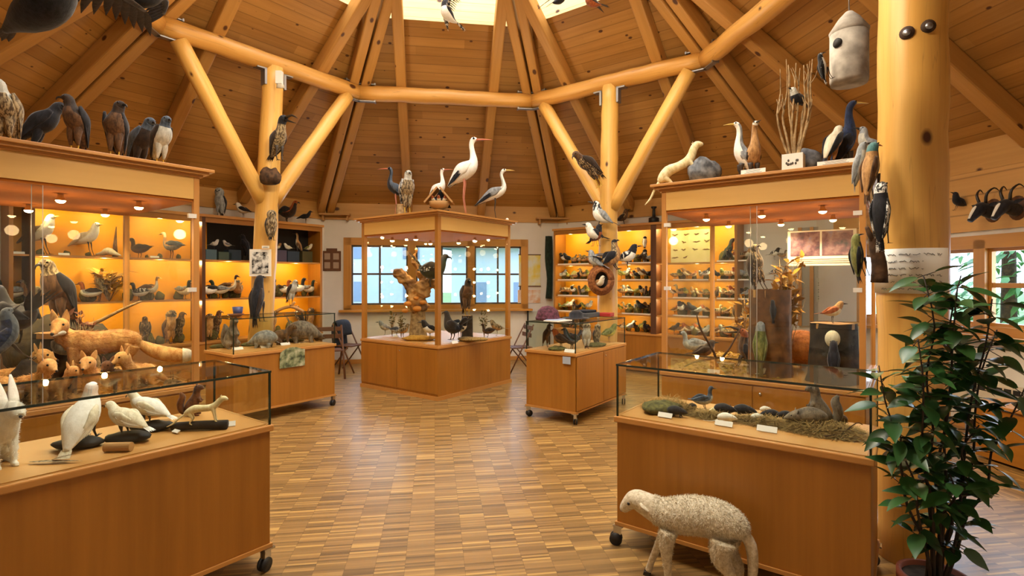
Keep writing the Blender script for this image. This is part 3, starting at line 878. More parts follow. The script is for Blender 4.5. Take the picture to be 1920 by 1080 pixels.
# Bird patterns, height 1, feet at the origin, looking along +X.
# body: (x, z, half width, half height) from tail root to beak root; head: index of the first head point
B = {
 'raptor': dict(body=[(-.19, .16, .03, .02), (-.17, .28, .07, .05), (-.11, .42, .12, .10), (-.03, .58, .155, .14), (.01, .70, .135, .12), (.03, .80, .085, .08), (.055, .885, .08, .078), (.10, .90, .062, .062), (.13, .895, .03, .03)],
   head=5, beak=('hook', .13, .895, .075, .022), wing=[(.02, .76), (-.10, .52), (-.20, .18)], ww=.085, off=.13, tail=(-.17, .26, -.24, .03, .05), legs=(-.01, .34, .055, .022), eye=(.095, .92, .058)),
 'owl': dict(body=[(-.13, .12, .05, .03), (-.11, .28, .12, .09), (-.05, .45, .17, .14), (0, .60, .165, .14), (.01, .72, .13, .12), (.02, .84, .15, .13), (.05, .93, .12, .10), (.06, .985, .05, .05)],
   head=5, beak=('hook', .155, .84, .05, .018), wing=[(.0, .70), (-.10, .45), (-.16, .12)], ww=.08, off=.15, tail=(-.12, .2, -.17, .02, .05), legs=(.02, .25, .06, .024), eye=(.135, .88, .055)),
 'duck': dict(body=[(-.50, .52, .05, .02), (-.38, .47, .13, .08), (-.18, .42, .20, .16), (.08, .40, .22, .19), (.25, .46, .16, .15), (.30, .62, .085, .085), (.32, .76, .085, .085), (.38, .86, .095, .09), (.46, .84, .06, .05)],
   head=5, beak=('flat', .47, .83, .15, .035), wing=[(.14, .52), (-.18, .54), (-.52, .50)], ww=.11, off=.17, tail=(-.45, .5, -.66, .56, .10), legs=(.0, .30, .08, .025), eye=(.41, .88, .075)),
 'goose': dict(body=[(-.42, .52, .04, .02), (-.30, .50, .10, .07), (-.10, .46, .16, .14), (.10, .46, .16, .15), (.22, .56, .09, .09), (.25, .70, .05, .05), (.25, .83, .045, .045), (.29, .93, .06, .055), (.36, .92, .04, .035)],
   head=6, beak=('flat', .37, .915, .10, .03), wing=[(.12, .56), (-.16, .56), (-.46, .50)], ww=.10, off=.13, tail=(-.38, .5, -.55, .5, .08), legs=(.0, .36, .06, .022), eye=(.30, .95, .05)),
 'gull': dict(body=[(-.48, .48, .03, .02), (-.34, .50, .08, .06), (-.14, .53, .15, .13), (.08, .60, .17, .15), (.22, .72, .13, .12), (.28, .84, .10, .095), (.34, .90, .085, .08), (.41, .88, .045, .04)],
   head=5, beak=('cone', .42, .88, .13, .028), wing=[(.14, .68), (-.16, .60), (-.62, .42)], ww=.10, off=.13, tail=(-.42, .48, -.62, .44, .08), legs=(.02, .44, .05, .018), eye=(.36, .92, .07)),
 'song': dict(body=[(-.40, .46, .03, .02), (-.26, .44, .10, .08), (-.06, .48, .20, .18), (.12, .56, .21, .20), (.24, .72, .16, .15), (.32, .84, .14, .13), (.41, .85, .08, .08)],
   head=4, beak=('cone', .46, .85, .16, .03), wing=[(.14, .66), (-.12, .54), (-.45, .42)], ww=.12, off=.17, tail=(-.34, .46, -.80, .40, .09), legs=(.0, .34, .06, .016), eye=(.38, .9, .11)),
 'cling': dict(body=[(-.10, .04, .03, .02), (-.09, .14, .06, .05), (-.06, .32, .11, .10), (-.02, .52, .13, .12), (.01, .68, .10, .10), (.02, .80, .085, .085), (.06, .88, .075, .07), (.12, .90, .035, .03)],
   head=5, beak=('cone', .13, .90, .14, .022), wing=[(-.02, .66), (-.09, .42), (-.15, .10)], ww=.07, off=.10, tail=(-.10, .16, -.13, -.12, .05), legs=(.10, .36, .05, .02), eye=(.075, .91, .065)),
 'stork': dict(body=[(-.20, .42, .02, .02), (-.15, .46, .05, .05), (-.04, .54, .09, .09), (.06, .62, .085, .09), (.10, .70, .05, .055), (.09, .80, .032, .034), (.075, .90, .03, .03), (.10, .965, .036, .034), (.14, .965, .022, .02)],
   head=9, beak=('cone', .145, .963, .20, .014), wing=[(.06, .66), (-.08, .55), (-.22, .38)], ww=.07, off=.075, tail=(-.18, .44, -.24, .37, .04), legs=(-.01, .48, .032, .010), eye=(.11, .975, .033)),
 'heron': dict(body=[(-.34, .34, .02, .02), (-.24, .40, .05, .045), (-.08, .48, .085, .08), (.08, .56, .08, .085), (.15, .64, .045, .05), (.13, .76, .03, .032), (.10, .87, .03, .03), (.14, .945, .038, .034), (.19, .95, .025, .02)],
   head=7, beak=('cone', .195, .948, .16, .017), wing=[(.08, .60), (-.12, .50), (-.38, .30)], ww=.075, off=.075, tail=(-.30, .36, -.44, .28, .05), legs=(-.01, .42, .025, .010), eye=(.16, .96, .035)),
 'cormorant': dict(body=[(-.20, .10, .03, .02), (-.16, .20, .08, .06), (-.08, .34, .13, .11), (-.01, .48, .12, .11), (.02, .62, .075, .07), (.01, .76, .05, .05), (.02, .88, .045, .045), (.06, .945, .05, .042), (.10, .95, .03, .025)],
   head=7, beak=('cone', .10, .95, .17, .016), wing=[(.0, .50), (-.10, .34), (-.22, .10)], ww=.08, off=.10, tail=(-.18, .14, -.28, .02, .05), legs=(.0, .22, .06, .03), eye=(.08, .96, .04)),
 'grouse': dict(body=[(-.30, .50, .06, .03), (-.22, .42, .14, .10), (-.06, .38, .20, .18), (.12, .42, .20, .19), (.22, .56, .13, .13), (.26, .70, .09, .09), (.31, .79, .085, .08), (.38, .78, .045, .04)],
   head=6, beak=('hook', .39, .78, .08, .028), wing=[(.12, .52), (-.1, .48), (-.34, .38)], ww=.13, off=.17, tail=(-.26, .46, -.62, .80, .12), legs=(.0, .26, .07, .03), eye=(.33, .81, .07)),
 'ptarmigan': dict(body=[(-.60, .20, .05, .03), (-.46, .28, .12, .10), (-.22, .42, .22, .20), (.06, .52, .24, .23), (.26, .64, .17, .17), (.34, .78, .11, .11), (.42, .86, .105, .10), (.50, .83, .06, .05)],
   head=5, beak=('hook', .51, .83, .09, .03), wing=[(.12, .62), (-.16, .46), (-.48, .28)], ww=.15, off=.20, tail=(-.52, .24, -.80, .10, .09), legs=(.06, .30, .09, .04), eye=(.44, .89, .085)),
 'bill': dict(body=[(-.30, .12, .03, .02), (-.22, .22, .08, .06), (-.10, .36, .13, .11), (0, .52, .13, .12), (.05, .66, .09, .09), (.07, .78, .08, .08), (.13, .85, .085, .08), (.20, .84, .05, .05)],
   head=5, beak=('big', .21, .84, .42, .05), wing=[(.02, .58), (-.10, .40), (-.26, .14)], ww=.09, off=.12, tail=(-.22, .2, -.42, .04, .06), legs=(.0, .26, .06, .025), eye=(.16, .88, .07)),
}
def bird(kind, loc, yaw, H, cols, label, cat='bird', name=None, group=None, pitch=0.0, roll=0.0, perch=None, n=14, blades=6, legs=True, spread=False, beakc='beak_dark', legc='leg_dark', turn=0.0):
    tz = B[kind]['body'][B[kind]['head'] - 2]
    def tw_(m):
        if not turn: return m
        out = []
        for v in m.v:
            f = min(1, max(0, (v[2] / H - tz[1]) / .12)); f = f * f * (3 - 2 * f) * turn
            x, y = v[0] - tz[0] * H, v[1]
            out.append((tz[0] * H + x * math.cos(f) - y * math.sin(f), x * math.sin(f) + y * math.cos(f), v[2]))
        m.v = out; return m
    """cols: (back, belly, wing, head[, tail])"""
    p = B[kind]; r = rnd
    root = thing(name or 'mounted_bird', label, cat, loc, yaw, group)
    if pitch or roll:
        root.rotation_euler = (Matrix.Rotation(yaw, 3, 'Z') @ Matrix.Rotation(-pitch, 3, 'Y') @ Matrix.Rotation(roll, 3, 'X')).to_euler()
    back, belly, wingc, headc = cols[:4]; tailc = cols[4] if len(cols) > 4 else wingc
    bd = p['body']; nb = len(bd)
    hf = (p['head'] - .5) / (nb - 1)
    def mf(t, up, sd): return 2 if t > hf else (0 if up > -.05 else 1)
    mb = MB()
    mb.loft([(x * H, 0, z * H) for x, z, a, b in bd], [(a * H, b * H) for x, z, a, b in bd], n, 3, matf=mf)
    if kind in ('raptor', 'owl') and legs:
        lx, lz, ly, lr = p['legs']
        for s in (-1, 1):
            mb.loft([Vector((lx - .03, s * ly * .9, lz + .14)) * H, Vector((lx, s * ly, lz)) * H, Vector((lx - .005, s * ly * 1.05, lz * .52)) * H], [.07 * H, .05 * H, .02 * H], 10, 3, mat=1, side=(0, 1, 0))
    tw_(mb); mb.build('body', [back, belly, headc], root)
    k, bx, bz, bl, br = p['beak']; bm = MB()
    if k == 'hook': bm.loft([(bx - .015, 0, bz), (bx + bl * .45, 0, bz + .004), (bx + bl * .85, 0, bz - bl * .25), (bx + bl * .9, 0, bz - bl * .7)], [(br, br), (br * .8, br * .8), (br * .45, br * .45), (.002, .002)], 8, 2)
    elif k == 'flat': bm.loft([(bx - .02, 0, bz), (bx + bl * .5, 0, bz - .02), (bx + bl, 0, bz - .035)], [(br, br), (br * 1.1, br * .4), (br * .9, br * .2)], 8, 2)
    elif k == 'big':
        bm.loft([(bx - .02, 0, bz + .02), (bx + bl * .5, 0, bz + .035), (bx + bl, 0, bz - .06)], [(br * .6, br * .6), (br * .4, br * .45), (.003, .003)], 8, 2)
        bm.loft([(bx - .02, 0, bz - .02), (bx + bl * .45, 0, bz - .09), (bx + bl * .9, 0, bz - .15)], [(br * .6, br * .5), (br * .4, br * .35), (.003, .003)], 8, 2)
    else: bm.loft([(bx - .02, 0, bz), (bx + bl * .4, 0, bz), (bx + bl, 0, bz - .01)], [(br * 1.1, br * 1.1), (br * .75, br * .75), (.002, .002)], 8, 2)
    bm.v = [tuple(c * H for c in v) for v in bm.v]; tw_(bm); bm.build('beak', beakc, root)
    ex, ez, ey = p['eye']
    for s in (-1, 1):
        em = MB(); em.ball((ex * H, s * ey * H, ez * H), .014 * H if kind not in ('owl',) else .022 * H, 8, 0, 5)
        tw_(em); em.build('eye', 'eye', root)
    w = p['wing']
    for s in (-1, 1):
        mb = MB(); o = p['off'] * H; W = p['ww'] * H
        if spread:
            sh = Vector((w[0][0] * H, s * o * .5, w[0][1] * H)); el = sh + Vector((.05 * H, s * .42 * H, .10 * H)); tip = el + Vector((-.12 * H, s * .42 * H, -.02 * H))
            mb.loft([sh, el, tip], [(.03 * H, .07 * H), (.02 * H, .05 * H), (.008 * H, .02 * H)], 8, 3, side=(0, 0, 1))
            for i in range(11):
                t = i / 10; q = sh.lerp(el, t * 2) if t < .5 else el.lerp(tip, t * 2 - 1)
                d = Vector((-1, s * (.1 + t * .9), -.15)).normalized()
                mb.leaf(q, q + d * (.30 + .16 * t) * H, .085 * H, (0, 0, 1), 1, .08, 3)
        else:
            P = [Vector((w[0][0] * H, s * o * .9, w[0][1] * H)), Vector((w[1][0] * H, s * o * 1.02, w[1][1] * H)), Vector((w[2][0] * H, s * o * .45, w[2][1] * H))]
            d = (P[2] - P[0]).normalized(); up = d.cross(Vector((0, 1, 0))) * -1
            mb.loft([P[0] - d * .02 * H, P[0].lerp(P[1], .5) + Vector((0, s * .012 * H, 0)), P[1], P[2]], [(W * .18, W * .35), (W * .34, W), (W * .3, W * .9), (W * .08, W * .12)], 8, 3, side=(0, 1, 0))
            for i in range(blades):
                t = i / max(1, blades - 1)
                a = P[0].lerp(P[1], .3 + .6 * t) + Vector((0, s * W * .40, 0))
                e = P[1].lerp(P[2], .55 + .5 * t) - up * W * (.55 * (1 - t)) * (1 if up.z > 0 else -1)
                e.y = s * (o * (.95 - .5 * t) + W * .12)
                mb.leaf(a, e, W * .55, (0, s, .25), 1, .0, 3)
        mb.build('wing', [wingc, cols[5] if len(cols) > 5 else tailc], root)
    x0, z0, x1, z1, tw = p['tail']; mb = MB()
    a = Vector((x0, 0, z0)) * H; e = Vector((x1, 0, z1)) * H; d = e - a
    for i in range(5):
        t = i / 4 - .5
        mb.leaf(a + Vector((0, t * tw * H * .5, 0)), e + Vector((abs(t) * .06 * H, t * tw * H * (2.2 if kind != 'grouse' else 4), 0)) , tw * H * .9, Vector((0, 0, 1)) if abs(d.x) > abs(d.z) else Vector((-1, 0, 0)), 0, .02, 3)
    mb.build('tail', tailc, root)
    if legs:
        lx, lz, ly, lr = p['legs']
        for s in (-1, 1):
            mb = MB()
            knee = Vector((lx - .015, s * ly * 1.05, lz * .5))
            mb.loft([Vector((lx - .01, s * ly, lz + .05)) * H, Vector((lx, s * ly, lz * .85)) * H, knee * H, Vector((lx + .02, s * ly, .012)) * H], [lr * 1.6 * H, lr * 1.1 * H, lr * .5 * H, lr * .42 * H], 7, 2)
            f = Vector((lx + .02, s * ly, .012)) * H; tl = (.06 + lr) * H
            for an in (-.5, 0, .5): mb.tube([f, f + Vector((math.cos(an) * tl, math.sin(an) * tl, -.006 * H))], [lr * .36 * H, lr * .12 * H], 6)
            mb.tube([f, f + Vector((-tl * .5, 0, -.006 * H))], [lr * .3 * H, lr * .1 * H], 6)
            mb.build('leg', legc, root)
    return root

def fuse(mb, voxel, smooth=6):
    """joins overlapping shapes into one continuous skin"""
    me = bpy.data.meshes.new('skin'); me.from_pydata(mb.v, [], mb.f); me.update()
    o = bpy.data.objects.new('skin', me); C.objects.link(o)
    m = o.modifiers.new('r', 'REMESH'); m.mode = 'VOXEL'; m.voxel_size = voxel; m.use_smooth_shade = True
    s = o.modifiers.new('s', 'SMOOTH'); s.iterations = smooth; s.factor = .5
    bpy.context.view_layer.update()
    dg = bpy.context.evaluated_depsgraph_get()
    out = bpy.data.meshes.new_from_object(o.evaluated_get(dg))
    bpy.data.objects.remove(o); bpy.data.meshes.remove(me)
    return out
def link_mesh(me, name, mats, parent):
    me.materials.clear()
    for m in (mats if isinstance(mats, (list, tuple)) else [mats]): me.materials.append(M[m] if isinstance(m, str) else m)
    o = bpy.data.objects.new(name, me); C.objects.link(o); o.parent = parent
    me.name = name
    return o
def tufts(me, count, length, width, flow, seed, zmin=-9, mb=None, curl=.3, jitter=.4, keep=None):
    """short locks lying along the coat"""
    rr = random.Random(seed); mb = mb or MB()
    polys = me.polygons; w = []; t = 0
    for p in polys: t += p.area; w.append(t)
    import bisect
    for i in range(count):
        p = polys[min(len(polys) - 1, bisect.bisect(w, rr.random() * t))]
        c = Vector(p.center); nn = Vector(p.normal)
        if c.z < zmin or (keep and not keep(c)): continue
        f = Vector(flow); f = (f - nn * f.dot(nn))
        if f.length < .05: f = Vector((0, 0, -1))
        f = (f.normalized() + Vector((rr.uniform(-1, 1), rr.uniform(-1, 1), rr.uniform(-1, 1))) * jitter + nn * curl).normalized()
        L = length * rr.uniform(.6, 1.3); sd = f.cross(nn)
        if sd.length < .01: continue
        sd = sd.normalized() * width * .5
        b = len(mb.v)
        mb.add([c - sd - nn * .001, c + sd - nn * .001, c + f * L + nn * L * .1], [(0, 1, 2)])
    return mb

Q = {
 # spine tail root -> nose; legs: list of polylines; ears; tail
 'fox': dict(spine=[(-.46, .60, .05), (-.40, .62, .125), (-.22, .65, .155), (0, .63, .155), (.20, .64, .17), (.34, .70, .14), (.44, .82, .10), (.52, .90, .10), (.60, .88, .085), (.68, .83, .045), (.75, .80, .028)],
   legs=[[(.26, .09, .58, .08), (.27, .10, .38, .045), (.25, .10, .18, .033), (.26, .10, .04, .032), (.31, .10, .02, .028)], [(-.36, .09, .58, .10), (-.30, .10, .38, .055), (-.42, .10, .22, .033), (-.38, .10, .04, .03), (-.32, .10, .02, .028)]],
   ears=[((.48, .06, .95), (.46, .10, 1.10), .05)], tail=[(-.44, .60, .05), (-.58, .50, .09), (-.75, .42, .11), (-.95, .38, .10), (-1.08, .38, .03)], eye=(.628, .066, .912, .016), nose=(.755, 0, .803, .022)),
 'cub': dict(spine=[(-.30, .34, .08), (-.22, .36, .14), (0, .38, .15), (.18, .44, .13), (.28, .58, .11), (.34, .70, .14), (.42, .70, .12), (.52, .64, .055), (.58, .62, .03)],
   legs=[[(.14, .08, .32, .07), (.15, .09, .16, .045), (.16, .09, .03, .04), (.22, .09, .02, .03)], [(-.2, .1, .3, .1), (-.14, .12, .16, .06), (-.18, .12, .03, .04), (-.1, .12, .02, .03)]],
   ears=[((.32, .08, .80), (.30, .12, .95), .055)], tail=[(-.3, .3, .05), (-.44, .2, .07), (-.55, .12, .06), (-.62, .1, .02)], eye=(.478, .078, .735, .020), nose=(.585, 0, .62, .024)),
 'weasel': dict(spine=[(-.5, .34, .05), (-.40, .38, .10), (-.22, .45, .115), (0, .43, .095), (.2, .43, .10), (.34, .50, .088), (.44, .59, .082), (.54, .64, .078), (.63, .60, .045), (.66, .59, .02)],
   legs=[[(.24, .05, .40, .05), (.26, .06, .22, .03), (.28, .06, .04, .022), (.33, .06, .02, .018)], [(-.36, .05, .34, .06), (-.30, .06, .2, .035), (-.38, .06, .08, .022), (-.32, .06, .02, .018)]],
   ears=[((.49, .035, .69), (.48, .05, .73), .024)], tail=[(-.5, .34, .03), (-.66, .24, .026), (-.82, .12, .024), (-.98, .06, .01)], eye=(.585, .034, .655, .010), nose=(.665, 0, .59, .012)),
 'hare': dict(spine=[(-.30, .22, .10), (-.22, .32, .18), (-.05, .38, .20), (.12, .42, .16), (.22, .54, .12), (.30, .66, .11), (.40, .66, .095), (.49, .61, .05)],
   legs=[[(.14, .08, .36, .07), (.18, .08, .18, .04), (.19, .08, .03, .035), (.26, .08, .02, .03)], [(-.18, .14, .22, .14), (-.04, .15, .12, .08), (-.16, .15, .04, .045), (.06, .15, .025, .035)]],
   ears=[((.27, .05, .74), (.14, .07, 1.05), .05)], tail=[(-.34, .24, .05), (-.40, .28, .06), (-.43, .32, .02)], eye=(.375, .085, .69, .02), nose=(.50, 0, .61, .018)),
 'mouse': dict(spine=[(-.4, .2, .06), (-.3, .26, .17), (-.05, .30, .22), (.18, .28, .17), (.34, .26, .12), (.48, .22, .05), (.53, .2, .02)],
   legs=[[(.18, .1, .16, .05), (.2, .12, .03, .03), (.27, .12, .02, .02)], [(-.2, .12, .16, .07), (-.16, .14, .03, .035), (-.08, .14, .02, .025)]],
   ears=[((.26, .08, .36), (.24, .12, .45), .05)], tail=[(-.4, .16, .025), (-.6, .06, .018), (-.85, .04, .014), (-1.1, .07, .006)], eye=(.38, .085, .3, .018), nose=(.535, 0, .2, .014)),
 'sit': dict(spine=[(-.16, .12, .10), (-.12, .24, .18), (-.04, .42, .17), (.02, .58, .13), (.04, .70, .10), (.07, .82, .11), (.15, .84, .09), (.23, .80, .04)],
   legs=[[(.08, .08, .54, .06), (.16, .09, .42, .035), (.21, .05, .46, .02)], [(-.08, .12, .18, .13), (.06, .14, .16, .07), (-.02, .14, .04, .04), (.14, .14, .02, .03)]],
   ears=[((.05, .06, .91), (.04, .09, 1.0), .035)], tail=[(-.2, .08, .06), (-.34, .14, .09), (-.40, .36, .10), (-.34, .58, .09), (-.40, .72, .03)], eye=(.14, .075, .87, .018), nose=(.235, 0, .80, .016)),
 'round': dict(spine=[(-.5, .28, .06), (-.42, .34, .22), (-.15, .42, .31), (.12, .38, .28), (.32, .30, .18), (.48, .24, .09), (.58, .20, .03)],
   legs=[[(.2, .14, .2, .08), (.22, .15, .03, .05), (.3, .15, .02, .03)], [(-.26, .16, .2, .1), (-.24, .17, .03, .05), (-.16, .17, .02, .03)]],
   ears=[((.30, .12, .42), (.28, .16, .50), .05)], tail=[(-.5, .26, .03), (-.58, .22, .02), (-.62, .2, .01)], eye=(.44, .085, .29, .018), nose=(.59, 0, .2, .02)),
 'lamb': dict(spine=[(-.46, .66, .06), (-.42, .73, .13), (-.28, .785, .17), (-.06, .79, .18), (.14, .755, .17), (.28, .745, .145), (.40, .775, .125), (.50, .81, .112), (.585, .825, .10), (.655, .775, .07), (.705, .71, .05), (.722, .68, .035)],
   legs=[[(.22, .09, .62, .09), (.23, .10, .44, .055), (.22, .10, .30, .036), (.20, .10, .14, .028), (.21, .10, .03, .033)], [(-.34, .09, .62, .12), (-.30, .10, .46, .075), (-.38, .10, .30, .04), (-.35, .10, .14, .03), (-.34, .10, .03, .034)]],
   ears=[((.50, .09, .90), (.43, .155, .83), .04)], tail=[(-.47, .72, .05), (-.54, .60, .055), (-.56, .42, .05), (-.55, .26, .04), (-.54, .16, .02)], eye=(.635, .068, .80, .013), nose=(.728, 0, .69, .018)),
}
def mammal(kind, loc, yaw, H, coat, label, cat='animal', name='mounted_animal', group=None, pitch=0.0, tailc=None, fur=0, flen=.03, vox=90, legs_override=None, belly=None, smooth=6, turn=0.0):
    p = Q[kind]
    sp = p['spine']; nx0 = sp[len(sp) // 2][0] * H; nx1 = sp[len(sp) // 2 + 2][0] * H
    def tw_(v):
        if not turn or v[0] < nx0 or v[2] < .5 * H: return v
        f = min(1, (v[0] - nx0) / (nx1 - nx0)); f = f * f * (3 - 2 * f) * turn
        x, y = v[0] - nx0, v[1]
        return (nx0 + x * math.cos(f) - y * math.sin(f), x * math.sin(f) + y * math.cos(f), v[2])
    def tm_(m): m.v = [tw_(v) for v in m.v]; return m
    root = thing(name, label, cat, loc, yaw, group)
    if pitch: root.rotation_euler = (Matrix.Rotation(yaw, 3, 'Z') @ Matrix.Rotation(-pitch, 3, 'Y')).to_euler()
    mb = MB()
    mb.loft([(x * H, 0, z * H) for x, z, r in p['spine']], [r * H for x, z, r in p['spine']], 14, 3)
    L = legs_override or [[(x, y * s, z, r) for x, y, z, r in leg] for leg in p['legs'] for s in (-1, 1)]
    for leg in L:
        mb.loft([(x * H, y * H, z * H) for x, y, z, r in leg], [r * H for x, y, z, r in leg], 9, 3, side=(0, 1, 0))
    tm_(mb); me = fuse(mb, H / vox, smooth)
    link_mesh(me, 'body', coat, root)
    if fur:
        t = tufts(me, fur, flen * H, flen * H * .22, (-1, 0, -.35), 5, keep=(lambda c: c.z < .80 * H) if kind == 'fox' else ((lambda c: c.z < .62 * H) if kind == 'cub' else None))
        t.build('fur', coat if isinstance(coat, str) else coat[0], root)
    for a, b, w in p['ears']:
        for s in (-1, 1):
            mb = MB(); A, E = Vector((a[0], a[1] * s, a[2])) * H, Vector((b[0], b[1] * s, b[2])) * H
            mb.loft([A - (E - A) * .15, A.lerp(E, .3), A.lerp(E, .7), E], [(w * .35 * H, w * H), (w * .3 * H, w * H), (w * .2 * H, w * .65 * H), (.002, .004)], 9, 2, side=(1, 0, 0))
            tm_(mb); mb.build('ear', coat if isinstance(coat, str) else coat[0], root)
    tl = p['tail']; mb = MB()
    mb.loft([(x * H, 0, z * H) for x, z, r in tl], [r * H for x, z, r in tl], 10, 3)
    mb.build('tail', tailc or (coat if isinstance(coat, str) else coat[0]), root)
    x, y, z, r = p['eye']
    for s in (-1, 1):
        mb = MB(); mb.ball((x * H, y * s * H, z * H), r * H, 8); tm_(mb); mb.build('eye', 'eye', root)
    x, y, z, r = p['nose']; mb = MB(); mb.ball((x * H, y * H, z * H), r * H, 8); tm_(mb); mb.build('nose', 'beak_dark', root)
    return root

def stump(loc, yaw, r, h, label, mat='bark', name='tree_stump', r1=None, hollow=False, seed=1, tilt=(0, 0)):
    rr = random.Random(seed); o = thing(name, label, 'tree stump', loc, yaw)
    mb = MB(); N = 20
    ph = [rr.uniform(.92, 1.08) for _ in range(N)]
    prof = [(1.12, 0), (1.02, .12), (1, .4), (.98, .7), (1, 1)]
    vs = []; fs = []
    for t, (k, z) in enumerate(prof):
        q = r + ((r1 or r) - r) * z
        for j in range(N):
            a = 6.2832 * j / N; R_ = q * k * ph[j] * rr.uniform(.97, 1.03)
            vs.append((R_ * math.cos(a) + tilt[0] * z, R_ * math.sin(a) + tilt[1] * z, z * h * (1 if t < 4 else rr.uniform(.985, 1.0))))
    for i in range(len(prof) - 1):
        for j in range(N): fs.append((i * N + j, i * N + (j + 1) % N, (i + 1) * N + (j + 1) % N, (i + 1) * N + j))
    mb.add(vs, fs, 0, None, True); mb.build('bark', mat, o)
    mb = MB(); q = (r1 or r) * .97
    mb.tube([(tilt[0], tilt[1], h * .90), (tilt[0], tilt[1], h * .985)], [q, q], 20, smooth=False); mb.build('cut_top', 'cutwood', o)
    return o
def rock(loc, yaw, sx, sy, sz, label, mat='rock', name='rock', seed=2, cat='rock'):
    import mathutils
    o = thing(name, label, cat, loc, yaw)
    mb = MB(); mb.ball((0, 0, sz * .42), (sx, sy, sz * .58), 16, 0, 10)
    vs = []
    for v in mb.v:
        p = Vector(v); k = 1 + .22 * mathutils.noise.noise(p * (5 / max(sx, sy, sz)) * .5 + Vector((seed, 0, 0)))
        p = Vector((p.x * k, p.y * k, p.z * k)); p.z = max(0, p.z); vs.append(tuple(p))
    mb.v = vs; b = mb.build('stone' if cat == 'rock' else 'mound', mat, o)
    return o
def branchy(name, loc, yaw, label, lines, mat='branch', cat='branch'):
    """lines: list of (points, r0, r1)"""
    o = thing(name, label, cat, loc, yaw)
    for P, a, b in lines:
        mb = MB(); n = len(P)
        mb.loft(P, [a + (b - a) * i / (n - 1) for i in range(n)], 8, 3); mb.build('limb', mat, o)
    return o
def card(loc, yaw, w, h, label, tilt=-25, group=None):
    o = thing('name_card', label, 'name card', loc, yaw, group)
    mb = MB(); m = Matrix.Rotation(R(tilt), 3, 'X')
    mb.box((0, 0, h * .5), (w, .004, h), 0, m); mb.build('card', 'white', o)
    mb = MB()
    for i, k in enumerate((.7, .55) if h < .04 else (.7, .55, .6)):
        mb.box(m @ Vector((0, -.003, h * (.28 + .26 * i))), (w * k, .002, h * .08), 0, m)
    mb.build('print', 'ink', o)
    return o
M['ink'] = plain('printed_ink', '4a463e', .8)
def tool_lines(loc, yaw, n, rad, h, mat, label, name='dry_plant', cat='dry plant', seed=3, leafw=.02, stem='branch'):
    rr = random.Random(seed); o = thing(name, label, cat, loc, yaw)
    mb = MB(); ml = MB()
    for i in range(n):
        a = rr.random() * 6.283; d = Vector((math.cos(a), math.sin(a), 0)) * rad * rr.random(); z = h * rr.uniform(.55, 1)
        mid = d * .4 + Vector((0, 0, z * .5)); mb.tube([(0, 0, 0), mid, d + Vector((0, 0, z))], [.004, .003, .0015], 5)
        for j in range(5):
            p = mid.lerp(d + Vector((0, 0, z)), rr.random()); q = p + Vector((rr.uniform(-1, 1), rr.uniform(-1, 1), rr.uniform(-.2, 1))) * leafw * 2.6
            ml.leaf(p, q, leafw, (rr.uniform(-1, 1), rr.uniform(-1, 1), 1), 0, .2, 3)
    mb.build('stems', stem, o); ml.build('leaves', mat, o)
    return o
# ================================================================== placing helpers
def hit(x, P, d):
    """where the sight line of photo column x meets the line P + s d"""
    r = (x - 960.0) / F
    s = (r * P.y - P.x) / (d.x - r * d.y)
    q = P + d * s; return Vector((q.x, q.y, 0))
def on_plane(x, y, z):
    d = F * (EYE - z) / (y - HY)
    return Vector(((x - 960) / F * d, d, z))
def wall_hit(k, x, inset=0.0):
    n = wall_dir(k); return hit(x, OC + n * (RW - inset), wall_tan(k))
def zat(y, p): return EYE + (HY - y) / F * p.y
def hpx(n, p): return n / F * p.y
def up(p, z): return Vector((p.x, p.y, z))
LEFT, RIGHT, FRONT, BACK = R(180), 0.0, R(-90), R(90)
BROWNB = ('f_brown', 'f_streak', 'f_darkbrown', 'f_brown')
DARKB = ('f_darkbrown', 'f_brown', 'f_darkbrown', 'f_darkbrown')
WHITEB = ('f_white', 'f_white', 'f_cream', 'f_white')
BLACKB = ('f_black', 'f_black', 'f_black', 'f_black')
BUFFB = ('f_buff', 'f_cream', 'f_brown', 'f_buff')
GREYB = ('f_grey', 'f_palegrey', 'f_grey', 'f_grey')
PIEDB = ('f_black', 'f_white', 'f_pied', 'f_black')
OLIVEB = ('f_olive', 'f_yellowgreen', 'f_olive', 'f_olive')
RUSTB = ('f_rust', 'f_cream', 'f_brown', 'f_rust')
MOTT = ('f_mottle', 'f_buff', 'f_mottle', 'f_mottle')
TEALB = ('f_brown', 'f_cream', 'f_grey', 'f_greenblack')

def roughen(o, amp, freq):
    import mathutils
    for v in o.data.vertices:
        k = mathutils.noise.noise_vector(v.co * freq + Vector(o.data.vertices[0].co) * 3)
        v.co += k * amp
# ------------------------------------------------------------------ roof of the left cabinet
z = ZT + .021
def topbird(x, off, kind, H, cols, yaw, label, **k):
    p = hit(x, FRa + BX * off, AX); return bird(kind, up(p, z), yaw, H, cols, label, **k)
topbird(8, .34, 'raptor', .50, ('f_palegrey', 'f_mottle', 'f_mottle', 'f_palegrey'), FRONT + .2, 'pale grey bird of prey at the far left edge of the left cabinet roof', legc='leg_yellow', turn=-.5)
topbird(52, .62, 'raptor', .52, BLACKB, R(30), 'black bird behind the pale bird of prey on the left cabinet roof', pitch=-.35)
b = topbird(138, .24, 'raptor', .475, ('f_darkbrown', 'f_brown', 'f_black', 'f_darkbrown'), FRONT, 'dark brown hawk facing the room, second from left on the cabinet roof', legc='leg_yellow', turn=-.9)
topbird(214, .24, 'raptor', .50, ('f_darkbrown', 'f_brown', 'f_black', 'f_darkbrown'), R(-75), 'brown hawk with pale throat on the left cabinet roof, head turned right', legc='leg_yellow', turn=1.1)
